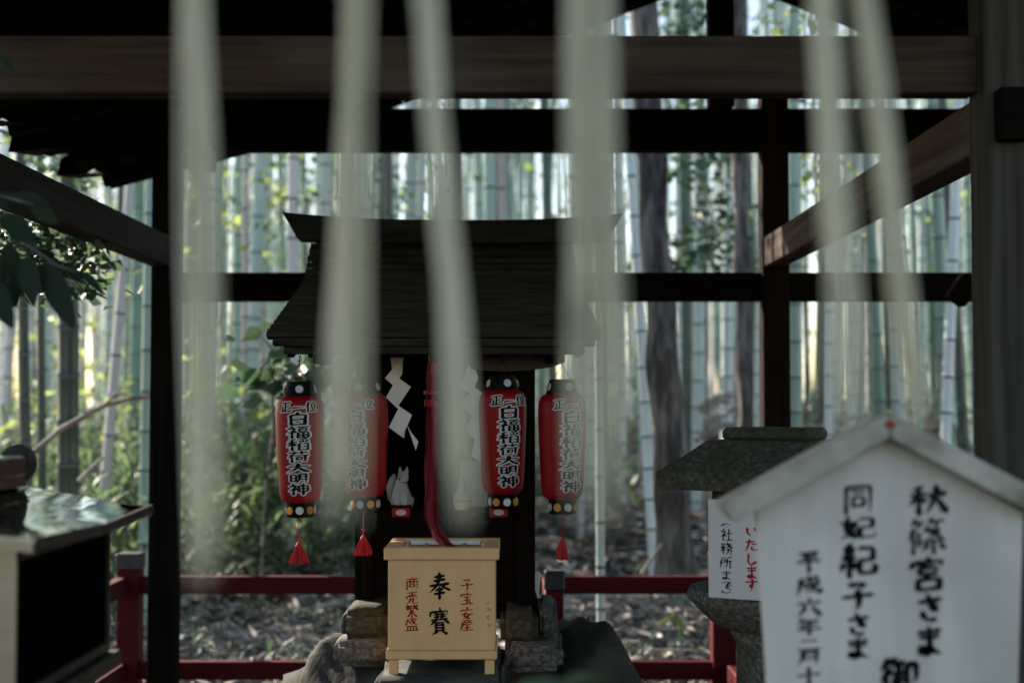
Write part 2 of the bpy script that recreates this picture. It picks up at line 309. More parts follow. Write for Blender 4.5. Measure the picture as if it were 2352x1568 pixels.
# ------------------------------------------------------------------ brush writing
GL = {
'奉': '3018 7016/2832 7229/1248 8844/5005 4825 3850 1072/5846 7258 9468/3666 6464/3078 7076/5055 5098',
'賽': '5002 5212/1514 1130/1516 8814 7830/2826 7224/2835 7433/1645 8443/4020 4042/6020 6042/3842 1262/6442 9060/3556 3586/3556 6656 6686/3565 6464/3574 6474/3584 6684/4286 2098/6086 8498',
'商': '5002 5212/1214 8812/3416 4026/6616 6028/1630 1496/1632 8630 8692 7688/4034 3446/5834 6446/3452 3474/3452 6652 6674/3471 6670',
'売': '5002 5026/1812 8210/2828 7426/1438 1052/1438 8838 7850/4048 3672 1094/5848 5688 8890 9074',
'繁': '2202 0816/1608 4808/1812 1434/1812 4412 4034/0823 5422/1434 4234/2812 3034/6402 5418/6010 9208/8410 5238/6014 9438/4840 3250 5654/6044 2862 7060/5062 5098/3470 1890/6470 8488',
'盛': '1210 8608/1812 1430 0654/2026 4026 3646 3044/4802 5834 8454 8844/7220 4850/6401 7206/2060 2092/2062 8062 8092/4062 4092/6062 6092/0494 9694',
'子': '2412 7410 5030/5030 5466 5094 3888/0852 9248',
'宝': '5002 5212/1216 0832/1218 8816 7830/2838 7236/5038 5088/2862 7260/1090 9288/6470 7480',
'安': '5002 5212/1216 0832/1218 8816 7830/4832 3450 3066 7094/6852 5078 1896/1054 9252',
'産': '5002 5010/2014 8012/3616 4026/6616 6026/1430 9028/1832 1660 0498/3236 2452/3046 8044/5036 5090/3068 7666/2290 9288',
'・': '4446 5656',
'正': '1014 8812/5014 5088/5048 8246/2644 2688/0690 9688',
'一': '0652 2048 8046 9454',
'位': '3004 2026 0448/2030 2096/6604 7014/3824 9622/5034 5678/8032 6888/3490 9890',
'白': '5202 3820/2020 2292/2020 8220 7892/2054 8052/2090 7890',
'福': '2002 2812/0620 3820 2840 0462/2444 2496/3040 4252/4810 9408/5622 5642/5622 8622 8642/5640 8640/5052 5094/5052 9252 9294/5072 9272/7252 7292/5092 9292',
'稲': '3606 1016/0632 4430/2412 2496/2234 0264/2840 4256/8602 5010/5620 6030/7016 7228/9214 8230/5442 5494/5442 6642/7440 9240 9294/5466 6466/7464 9264/5492 9292',
'荷': '0616 9414/3204 3228/6604 6628/2830 0456/2048 2096/3640 9638/4454 4476/4454 6654 6674/4474 6674/8240 8292 6888',
'大': '0636 9432/5006 4842 3070 0294/5040 6670 9892',
'明': '1016 1078/1016 3816 3878/1046 3844/1076 3876/5610 5460 3898/5610 9010 9092 7890/5634 9034/5658 9058',
'神': '2002 2812/0620 3820 2840 0262/2444 2496/3040 4252/5020 5070/5020 9420 9470/5044 9444/5068 9468/7204 7298',
'秋': '3606 1016/0632 4630/2612 2696/2434 0264/2840 4454/5430 6046/9226 8042/7206 7040 4496/7246 9894',
'篠': '2402 1018/1812 4210/2814 3224/6402 5418/6010 9208/7012 7624/2026 0456/1646 1696/3038 3076/5224 4240/4832 8430 4660/5034 8856/3664 9662/6658 6698/5270 3888/8070 9486',
'宮': '5002 5212/1414 0830/1416 9014 7832/3030 3050/3030 7030 7050/3048 7048/5050 4662/2464 2494/2464 7864 7894/2492 7892',
'さ': '1828 8822/4404 6044 7464/2862 3080 5092 7290',
'ま': '1420 8618/2038 8036/5002 5280 3892 2082 3670 8894',
'同': '1408 1296/1410 8810 8894 7490/3028 7028/3444 3474/3444 6844 6874/3472 6872',
'妃': '2404 1850 4292/4226 3262 0496/0430 5028/5416 9016 9050/5450 9050/5450 5488 9688 9868',
'紀': '3202 1220 3832/4014 0846 4444/2646 2698/1256 0278/3856 4874/5416 9216 9250/5650 9250/5650 5688 9888 9866',
'平': '1410 8608/3020 3836/7418 6236/0648 9446/5010 5098',
'成': '1420 8818/1822 1656 0298/2044 4444 4076 3072/5004 6258 9294 9668/8832 6070 4492/7004 8212',
'六': '5002 5416/0628 9426/3640 3064 0496/6042 7666 9696',
'年': '2802 2018 0638/2416 8814/2838 8036/2838 2862/0664 9662/5218 5298',
'二': '2024 8022/0680 9478',
'月': '2808 2660 0498/2808 8008 8092 6488/2834 7834/2860 7860',
'十': '0646 9442/5006 5098',
'御': '2604 0228/2828 0254/1646 1696/4204 3224/4016 6414/5016 5086/3240 6640/5056 6456/4050 4088/3090 6880/7220 7298/7220 9620 9660 8062',
'い': '1620 2060 3880 4468/7024 8450 8666',
'た': '0824 6620/3604 2650 0494/5240 9038/5260 5080 9686',
'し': '2806 2670 4492 8668',
'す': '0624 9422/5604 5850 4666 3456 4642 5860 4098',
'で': '1020 8814 5640 5078 8894/6050 7464/8044 9256',
'社': '2402 3012/0622 4222 2848 0266/2444 2496/3046 4658/7006 7090/4842 9640/4492 9892',
'務': '0808 4206 2826/1418 3030/0434 4432 3646/2834 2692 1486/2440 0268/6402 5020/5812 8812 4846/5816 9846/5056 9054 8694 7290/7046 6670 4298',
'所': '0612 4812/1028 1062/1028 4228 4250/1048 4248/1030 0498/9004 5818/5818 5666 4098/5642 9840/8042 8098',
'(': '1262 2246 5036 7846 8862', ')': '1240 2256 5066 7856 8840',
}
def stroke2d(pts, wd):
    P = [Vector(p) for p in pts]
    if len(P) > 2:
        Q = [P[0]]
        for i in range(1, len(P) - 1):
            Q += [P[i].lerp(P[i - 1], .22), P[i].lerp(P[i - 1], .06), P[i].lerp(P[i + 1], .06), P[i].lerp(P[i + 1], .22)]
        P = Q + [P[-1]]
    d = P[-1] - P[-2]; L = sum((P[i + 1] - P[i]).length for i in range(len(P) - 1))
    sweep = d.x < -6 and d.y > 6 and L > 16          # falls to the left: thins to a point
    hook = len(pts) > 2 and (pts[-1] - pts[-2]).length < 22
    right = d.x > 8 and d.y > 8 and L > 16           # falls to the right: swells
    n = max(6, int(L / 7)); out = []
    # resample
    cum = [0]
    for i in range(len(P) - 1): cum.append(cum[-1] + (P[i + 1] - P[i]).length)
    for k in range(n + 1):
        s_ = L * k / n; i = 0
        while i < len(P) - 2 and cum[i + 1] < s_: i += 1
        f = (s_ - cum[i]) / max(1e-6, cum[i + 1] - cum[i]); out.append(P[i].lerp(P[i + 1], f))
    left, rt = [], []
    for k, p in enumerate(out):
        t = (out[min(k + 1, n)] - out[max(k - 1, 0)]); t = t.normalized() if t.length > 1e-6 else Vector((1, 0))
        u = k / n
        if sweep or hook: wdt = 1.12 - 1.0 * u ** 1.5
        elif right: wdt = .65 + .75 * u if u < .85 else 1.3 - (u - .85) * 6.5
        else: wdt = 1.0 - .32 * math.sin(math.pi * min(1, u * 1.05))
        if k == 0: wdt *= .55
        if k == n and not (sweep or hook or right): wdt *= .6
        wdt *= wd * .5 * (.74 if abs(t.x) > .85 else 1.0) * (1 + .10 * math.sin(p.x * .31 + p.y * .23))
        nn = Vector((-t.y, t.x)) * max(wdt, .35)
        left.append(p + nn); rt.append(p - nn)
    a = out[0] - (out[1] - out[0]).normalized() * wd * .28; b = out[-1] + (out[-1] - out[-2]).normalized() * wd * .22
    return left, rt, a, b
def write(mb, ch, place, wd=10, lift=0.0, grow=0.0, mi=0, slant=.07):
    """place(u, v, lift): u, v in 0..1 across and down the character"""
    for k, st in enumerate(GL[ch].split('/')):
        pts = [Vector((int(q[:2]), int(q[2:]))) for q in st.split()]
        pts = [Vector((p.x + .8 * math.sin(p.y * .7 + k), p.y - slant * (p.x - 50) + .8 * math.sin(p.x * .5 + k))) for p in pts]
        l, r, a, b = stroke2d(pts, wd)
        if grow:
            def push(li, oi):
                res = []
                for p, q in zip(li, oi):
                    dd = (p - q); res.append(p + (dd.normalized() if dd.length > 1e-6 else Vector((0, 0))) * grow)
                return res
            l, r = push(l, r), push(r, l)
            ca, cb = (l[0] + r[0]) / 2, (l[-1] + r[-1]) / 2
            a = a + (a - ca).normalized() * grow; b = b + (b - cb).normalized() * grow
        n = len(l); vs = [place(p.x / 100, p.y / 100, lift + k * 3e-5) for p in l + r + [a, b]]
        fs = [(i, i + 1, n + i + 1, n + i) for i in range(n - 1)] + [(2 * n, 0, n), (2 * n + 1, 2 * n - 1, n - 1)]
        mb.add(vs, fs, mi)
def flat_place(org, ux, uz, nrm, x0, z0, wdt, hgt):
    """char box with top-left (x0, z0) in a plane"""
    return lambda u, v, lift: org + ux * (x0 + u * wdt) + uz * (z0 - v * hgt) + nrm * lift

# ------------------------------------------------------------------ pavilion (one building)
YR, YF, PW = 6.6, 3.5, .125           # front faces of rear posts, front posts, post width
pav = thing('pavilion', (0, YR, 0), 'open dark timber shelter with a gabled roof standing over the small shrine', 'pavilion')
lx = xat(383, YR + PW / 2); rx = xat(1779, YR + PW / 2); fx = xat(2328, YF)
def post(x, y, top, m, extra=None):
    b = MB(); b.box((x, y + PW / 2, top / 2), (PW, PW, top), ch=.006)
    return b.build('post', m, pav)
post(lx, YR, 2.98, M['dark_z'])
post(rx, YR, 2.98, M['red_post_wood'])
fp = post(fx, YF, 3.2, M['grey_z'])
flx = lx - .02
post(flx, YF, 3.1, M['grey_z'])
post(3.2, YR, 2.98, M['old_z']); 
# pegs of a through beam on the front post
pg = MB(); pg.box((xat(2336, YF - .03), YF - .02, zat(268, YF)), (.075, .06, .128), ch=.004); pg.build('beam_peg', M['dark_x'], pav)
# front beam
zt, zb = zat(84, YF + .06), zat(214, YF + .06)
b = MB(); b.box(((flx + fx) / 2, YF + .0625 + PW / 4, (zt + zb) / 2), (fx - flx - PW + .004, .085, zt - zb), ch=.005); b.build('front_beam', M['old_x'], pav)
# rear beams
def rear_beam(p0, p1, x0, x1, d, m, name):
    a, c = zat(p0, YR + .02), zat(p1, YR + .02)
    q = MB(); q.box(((x0 + x1) / 2, YR + PW / 2, (a + c) / 2), (x1 - x0, d, a - c), ch=.005); return q.build(name, m, pav)
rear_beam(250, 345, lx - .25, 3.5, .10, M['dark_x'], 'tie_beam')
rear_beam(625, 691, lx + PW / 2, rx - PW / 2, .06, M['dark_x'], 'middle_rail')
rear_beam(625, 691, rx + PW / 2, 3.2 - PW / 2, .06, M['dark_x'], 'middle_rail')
q = MB(); q.box((xat(1661, YR + .03), YR + PW / 2, (2.9 + 3.66) / 2), (.118, .10, .78), ch=.005); q.build('king_post', M['red_post_wood'], pav)
# pale beam end on the rear left post
q = MB(); a_ = at(463, 368, YR - .05); q.box(a_, (.11, .10, .10), ch=.004); q.build('beam_end', M['pale_wood'], pav)
# bracket block right of middle rail
q = MB(); q.box((xat(2222, YR - .3), YR - .24, zat(664, YR - .3)), (.09, .08, .13), Matrix.Rotation(R(35), 3, 'Y'), ch=.006); q.build('bracket', M['dark_z'], pav)
# side beams
def side_beam(x, y0, y1, z, h):
    s = MB(); s.box((x, (y0 + y1) / 2, z), (.10, y1 - y0, h), ch=.004); return s.build('side_beam', M['side_y'], pav)
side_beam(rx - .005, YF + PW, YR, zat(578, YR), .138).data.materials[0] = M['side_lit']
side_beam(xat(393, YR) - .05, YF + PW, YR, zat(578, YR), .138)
# roof: concave gable, ridge along Y
RX = 1.06; PROF = [(0, 3.73), (.485, 3.545), (.99, 3.345), (1.63, 3.075), (2.2, 2.875), (2.83, 2.715), (3.11, 2.64)]
def rz(d):
    for (a, za), (c, zc) in zip(PROF, PROF[1:]):
        if d <= c: return za + (zc - za) * (d - a) / (c - a)
    return PROF[-1][1]
YA, YB = 2.1, 7.2  # front edge carried forward, out of view, to keep sun off the tassels
rows = []
for k in range(-14, 15):
    d = k / 14 * 3.11; rows.append([(RX + d, y, rz(abs(d)) + .12) for y in (YA, 4.2, 5.7, YB)])
s = MB(); s.sheet(rows, .115); roof = s.build('roof', M['soffit'], pav)
for sgn in (-1, 1):
    for i in range(12):
        y = YA + .10 + i * .445
        r_ = MB()
        for (a, za), (c, zc) in zip(PROF, PROF[1:]):
            r_.bar((RX + sgn * a, y, za - .028), (RX + sgn * c, y, zc - .028), .05, .06)
        r_.build('rafter', M['dark_x'], roof)
# eave tiles hanging out along both eaves
for sgn in (-1, 1):
    e = MB(); i = 0
    y = YA
    while y < YB - .05:
        L_ = .64; y1 = min(YB + .02, y + L_)
        e.grid([[(RX + sgn * 3.02, y, 2.70), (RX + sgn * 3.02, y1, 2.76)], [(RX + sgn * 3.16, y, 2.64), (RX + sgn * 3.16, y1, 2.72)],
                [(RX + sgn * 3.18, y, 2.555), (RX + sgn * 3.18, y + L_ * .55, 2.60 )], [(RX + sgn * 3.02, y, 2.57), (RX + sgn * 3.02, y + L_ * .6, 2.62)]])
        y += L_
    e.build('eave_tile', M['soffit'], roof)
# gable boards, front and rear
for yy in (YA + .02, YB - .02):
    bb = MB()
    for sgn in (-1, 1):
        for (a, za), (c, zc) in zip(PROF, PROF[1:]):
            bb.bar((RX + sgn * a, yy, za + .0), (RX + sgn * c, yy, zc + .0), .035, .11)
    bb.build('bargeboard', M['dark_x'], roof)
q = MB(); q.bar((RX, YA, 3.68), (RX, YB, 3.68), .12, .14); q.build('ridge_beam', M['dark_y'], pav)
for x in (lx, 3.2):
    q = MB(); q.bar((x, YA + .1, 3.02), (x, YB - .1, 3.02), .10, .12); q.build('eave_beam', M['dark_y'], pav)

# ------------------------------------------------------------------ small shrine
SX = -.255
shr = thing('small_shrine', (SX, 4.95, .75), 'small black wooden shrine with stepped shingle roof behind the offering box', 'shrine')
shr.rotation_euler.z = 0
YAW = Matrix.Rotation(R(1.6), 4, 'Z')
def sh(v):  # shrine frame -> world; origin at shrine centre
    return Matrix.Translation((SX, 4.95, 0)) @ YAW @ Vector(v)
HW = .51
prof = [(.56, 2.12), (.50, 2.06), (.42, 1.997), (.34, 1.952), (.2, 1.906), (0, 1.856), (-.2, 1.804), (-.4, 1.752), (-.57, 1.708)]
def pz(y):
    for (a, za), (c, zc) in zip(prof, prof[1:]):
        if y >= c: return za + (zc - za) * (a - y) / (a - c)
    return prof[-1][1]
r = MB(); N = 31
for i in range(N):
    y0 = .55 - 1.12 * i / N; y1 = .55 - 1.12 * (i + 1) / N
    hw = HW + .006 * (i / N) + (.002 if i % 2 else 0)
    z0, z1 = pz(y0) - .004, pz(y1) + .013
    th = .017
    vs = [(-hw, y0, z0 - th), (hw, y0, z0 - th), (hw, y1 - .004, z1 - th), (-hw, y1 - .004, z1 - th), (-hw, y0, z0), (hw, y0, z0), (hw, y1 - .004, z1), (-hw, y1 - .004, z1)]
    r.add([sh(v) for v in vs], [(0, 1, 2, 3), (4, 7, 6, 5), (0, 4, 5, 1), (3, 2, 6, 7), (0, 3, 7, 4), (1, 5, 6, 2)])
# rear slope
rear = [(.56, 2.12), (.64, 2.03), (.78, 1.93), (.95, 1.86)]
r.sheet([[sh((-HW, y, z)), sh((HW, y, z))] for y, z in rear], .035)
sroof = r.build('roof', M['bark_roof'], shr)
e = MB()
for (y, z, hw, h) in ((-.555, 1.688, HW - .014, .024), (-.535, 1.664, HW - .045, .024)):
    e.box(sh((0, y, z)), (2 * hw, .05, h), YAW.to_3x3(), ch=.003)
e.build('eave_board', M['bark_roof'], sroof)
e = MB()
for k in range(15):
    x = -HW + .06 + k * (2 * HW - .12) / 14
    e.bar(sh((x, -.50, 1.655)), sh((x, -.06, 1.76)), .022, .026, ch=.002)
e.build('rafter', M['dark_y'], sroof)
# upturned ridge cap
e = MB(); rows = []
RW = .655
n = 16; top, bot = [], []
for k in range(n + 1):
    u = -1 + 2 * k / n
    lift = .028 * abs(u) ** 2.6
    top.append((.042 + u * RW, 2.205 + lift)); bot.append((.042 + u * (RW - .058), 2.115 + lift * .55))
for yy in (.505, .615):
    pass
vs = []; fs = []
for k in range(n + 1):
    for yy in (.50, .62): vs.append(sh((top[k][0], yy, top[k][1]))); vs.append(sh((bot[k][0], yy, bot[k][1])))
for k in range(n):
    o = 4 * k; p = o + 4
    fs += [(o, p, p + 1, o + 1), (o + 2, o + 3, p + 3, p + 2), (o, o + 2, p + 2, p), (o + 1, p + 1, p + 3, o + 3)]
fs += [(0, 1, 3, 2), (4 * n, 4 * n + 2, 4 * n + 3, 4 * n + 1)]
e.add(vs, fs); e.build('ridge_cap', M['bark_roof'], sroof)
# body
bx0, bx1, byf, byb, bz0 = -.275, .325, .02, .55, .80
def sbox(name, lo, hi, m, ch=.003, parent=shr):
    q = MB(); lo, hi = Vector(lo), Vector(hi); q.box(sh((lo + hi) / 2), hi - lo, YAW.to_3x3(), ch=ch); return q.build(name, m, parent)
sbox('back_wall', (bx0, byb - .02, bz0), (bx1, byb, 1.85), M['dark_z'])
for x in (bx0, bx1 - .02): sbox('side_wall', (x, byf + .06, bz0), (x + .02, byb - .021, 1.80), M['dark_z'])
sbox('lower_wall', (bx0 + .021, byf + .03, bz0), (bx1 - .021, byf + .06, 1.10), M['dark_x'])
sbox('shelf', (bx0 + .021, byf - .02, 1.10), (bx1 - .021, byb - .021, 1.125), M['dark_x'])
sbox('ceiling', (bx0 + .021, byf + .04, 1.66), (bx1 - .021, byb - .021, 1.68), M['dark_x'])
for x in (bx0 - .012, bx1 - .05): sbox('post', (x, byf - .035, bz0), (x + .06, byf + .02, 1.69), M['dark_z'])
sbox('lintel', (bx0 + .05, byf - .03, 1.60), (bx1 - .052, byf + .015, 1.66), M['dark_x'])
sbox('sill', (bx0 - .03, byf - .05, bz0 - .04), (bx1 + .03, byb, bz0 - .001), M['dark_x'])
# carved beam under the eave, sagging
c_ = MB(); rows = []
for k in range(13):
    u = k / 12; x = .02 + u * .40
    zz = 1.635 - .03 * math.sin(u * math.pi) ** .6
    rows.append([sh((x, -.30, 1.665)), sh((x, -.31, zz))])
c_.grid([[p[0] for p in rows], [p[1] for p in rows]]); c_.grid([[p[0] + Vector((0, .05, 0)) for p in rows], [p[1] + Vector((0, .05, 0)) for p in rows]]); c_.grid([[p[1] for p in rows], [p[1] + Vector((0, .05, 0)) for p in rows]])
c_.build('carved_beam', M['old_x'], shr)
for x in (-.40, -.02, .36):
    sbox('bracket_arm', (x, -.33, 1.63), (x + .035, byf - .036, 1.665), M['dark_y'])

# ------------------------------------------------------------------ paper streamers, bell rope, foxes, cups
def streamer(name, pts, Y, label, flip=1, thick=.0012, tail=None):
    o = thing(name, at(*pts[0][0], Y), label, 'paper streamer', 'folded white paper streamers hanging in the shrine')
    for k, quad in enumerate(pts):
        q = MB(); dy = -.008 * (k % 2) - .004 * k
        P = [at(x, y, Y + dy + (.006 if j in (1, 2) else 0) * flip) for j, (x, y) in enumerate(quad)]
        vs = P + [p + Vector((0, thick, 0)) for p in P]
        q.add(vs, [(0, 1, 2, 3), (7, 6, 5, 4), (0, 4, 5, 1), (1, 5, 6, 2), (2, 6, 7, 3), (3, 7, 4, 0)])
        q.build('paper_fold', M['paper'], o)
    return o
streamer('paper_streamer', [[(897, 818), (926, 822), (924, 858), (905, 888)], [(884, 868), (926, 818), (914, 862), (908, 889)],
                            [(913, 866), (944, 888), (914, 933), (886, 913)], [(886, 912), (914, 931), (946, 952), (922, 946)],
                            [(917, 934), (946, 953), (925, 1002), (893, 981)], [(893, 981), (926, 1000), (932, 977), (928, 1006)],
                            [(932, 968), (943, 990), (961, 1014), (955, 1034)]], 4.72,
         'white zigzag paper streamer hanging left of the red cloth, before the dark shrine opening')
streamer('paper_streamer', [[(1074, 836), (1090, 838), (1098, 868), (1086, 900)], [(1055, 892), (1076, 836), (1097, 868), (1080, 902)],
                            [(1090, 889), (1103, 898), (1090, 950), (1056, 928)], [(1066, 935), (1106, 898), (1112, 960), (1088, 962)],
                            [(1096, 934), (1108, 950), (1098, 1005), (1066, 990)], [(1076, 996), (1104, 960), (1112, 1010), (1096, 1015)],
                            [(1092, 1000), (1106, 1010), (1104, 1062), (1082, 1046)]], 4.66,
         'white zigzag paper streamer beside the inner right red lantern', -1)
# red bell rope: cloth strip down from the eave into the offering box
o = thing('bell_rope', at(990, 866, 4.62), 'red cloth bell rope hanging in front of the shrine, its end in the box', 'bell rope')
path = [(992, 835, 4.62, 22), (991, 870, 4.62, 26), (991, 905, 4.62, 22), (988, 925, 4.62, 16), (992, 950, 4.61, 26), (992, 1010, 4.60, 28), (990, 1080, 4.58, 30), (989, 1150, 4.55, 32), (994, 1195, 4.5, 32), (1006, 1228, 4.43, 30), (1022, 1246, 4.37, 34), (1036, 1256, 4.34, 30)]
q = MB(); lo, hi, lb, hb = [], [], [], []
fine = []
for i in range(len(path) - 1):
    for k in range(4):
        t = k / 4; fine.append(tuple(a + (c - a) * t for a, c in zip(path[i], path[i + 1])))
fine.append(path[-1])
rows = []
for i, (px, py, Y, wd) in enumerate(fine):
    row = []
    for k in range(9):
        u = -1 + k / 4; row.append(at(px + 1.6 * math.sin(i * .55) + u * wd / 2 * (1 + .10 * math.sin(i * .9 + u)), py + (abs(u) * 1.5), Y + .010 * math.cos(u * 4.4 + i * .12) + .005 * math.sin(u * 11 + i * .5)))
    rows.append(row)
rr = [[v + Vector((0, .004, 0)) for v in r_[::-1]] for r_ in rows]
q.grid(rows); q.grid(rr); q.build('cloth_strip', M['red_cloth'], o, smooth=True)
q = MB(); q.tube([at(991, 918, 4.61), at(990, 934, 4.61)], [.024, .022], 14); q.tube([at(991, 897, 4.61), at(991, 906, 4.61)], [.026, .026], 14); q.build('cord_binding', M['vinyl'], o, smooth=True)
q = MB(); q.tube([at(991, 858, 4.62), at(991, 815, 4.64)], [.010, .010], 10); q.build('hanging_cord', M['thread'], o)

def fox(cx, base, Y, flip, label):
    o = thing('fox_statue', at(cx, base, Y), label, 'fox statue', 'white fox statues on the shrine shelf')
    P = lambda px, py, dy=0: at(cx + flip * (px - 925), base + (py - 1160), Y + dy)
    q = MB()
    # seated body, chest and head as one lofted surface
    q.tube([P(925, 1160), P(924, 1148), P(922, 1134), P(921, 1120), P(922, 1108), P(924, 1100), P(926, 1094), P(926, 1086), P(926, 1080)],
           [.034, .037, .034, .027, .022, .019, .020, .018, .010], 18)
    q.tube([P(926, 1090), P(921, 1094, -.016), P(918, 1098, -.030)], [.016, .011, .005], 10)
    for dx in (-5, 6): q.tube([P(926 + dx, 1087), P(926 + dx * 1.35, 1078), P(926 + dx * 1.5, 1069)], [.0085, .0065, .0018], 8)
    for dx in (-9, 9): q.tube([P(922 + dx, 1128, -.02), P(922 + dx, 1144, -.028), P(922 + dx, 1158, -.03)], [.012, .010, .011], 10)
    for dx in (-15, 15): q.tube([P(924 + dx, 1144, .005), P(924 + dx, 1158, -.01)], [.020, .015], 10)
    q.tube([P(908, 1156, .03), P(901, 1140, .03), P(899, 1118, .03), P(903, 1098, .03), P(906, 1086, .03)], [.010, .016, .019, .014, .003], 12)
    q.build('body', M['porcelain'], o, smooth=True)
    q = MB(); q.tube([P(917, 1098, -.031), P(916.6, 1098.4, -.034)], [.003, .002], 8); q.build('nose', M['ink'], o)
    q = MB()
    for dx in (-4, 4): q.tube([P(926 + dx, 1089, -.017), P(926 + dx, 1089.2, -.0195)], [.0022, .0014], 6)
    q.build('eyes', M['ink'], o)
    q = MB(); q.tube([P(923, 1107), P(923, 1104)], [.0215, .0205], 16); q.build('bib', M['red_cloth'], o)
    return o
fox(925, 1162, 4.98, 1, 'white porcelain fox sitting on the shelf left of the red cloth')
fox(1150, 1162, 4.98, -1, 'white porcelain fox behind the inner right lantern')
def cup(cx, label):
    p = at(cx, 1187, 4.93); o = thing('offering_cup', p, label, 'offering stand', 'red and black lacquer stands')
    q = MB(); q.box(p + Vector((0, 0, .018)), (.062, .05, .036), ch=.004); q.build('body', M['vinyl'], o)
    q = MB(); q.box(p + Vector((0, 0, .0385)), (.070, .056, .005), ch=.002); q.box(p + Vector((0, 0, -.001)), (.068, .055, .004), ch=.001); q.build('trim', M['ink'], o)
    q = MB(); q.lathe([(.0165, -.0015), (.0165, .0015)], (0, 0, 0), 20)
    q.v = [tuple(Vector((v[0] * 1.1, v[2], v[1] * .62)) + p + Vector((0, -.027, .018))) for v in q.v]; q.build('plaque', M['porcelain'], o)
cup(922, 'red lacquer stand with a white oval plaque under the left fox'); cup(1146, 'red lacquer stand with a white oval plaque below the inner right lantern')
p = at(1062, 1170, 4.95); o = thing('flask', p, 'white sake flask on the shelf behind the straw tassel', 'flask')
q = MB(); q.lathe([(.022, 0), (.03, .02), (.03, .05), (.014, .075), (.010, .095), (.015, .105)], p, 20); q.build('body', M['porcelain'], o, smooth=True)
q = MB(); q.lathe([(.0315, .028), (.0315, .034)], p, 20, cap=False); q.build('band', M['gold'], o)
p = at(1090, 1060, 5.2); o = thing('paper_card', p, 'pale paper card standing inside the shrine behind the straw tassel', 'card')
q = MB(); q.box(at(1088, 1120, 5.2), (.10, .004, .20), ch=.001); q.build('sheet', M['paper'], o)

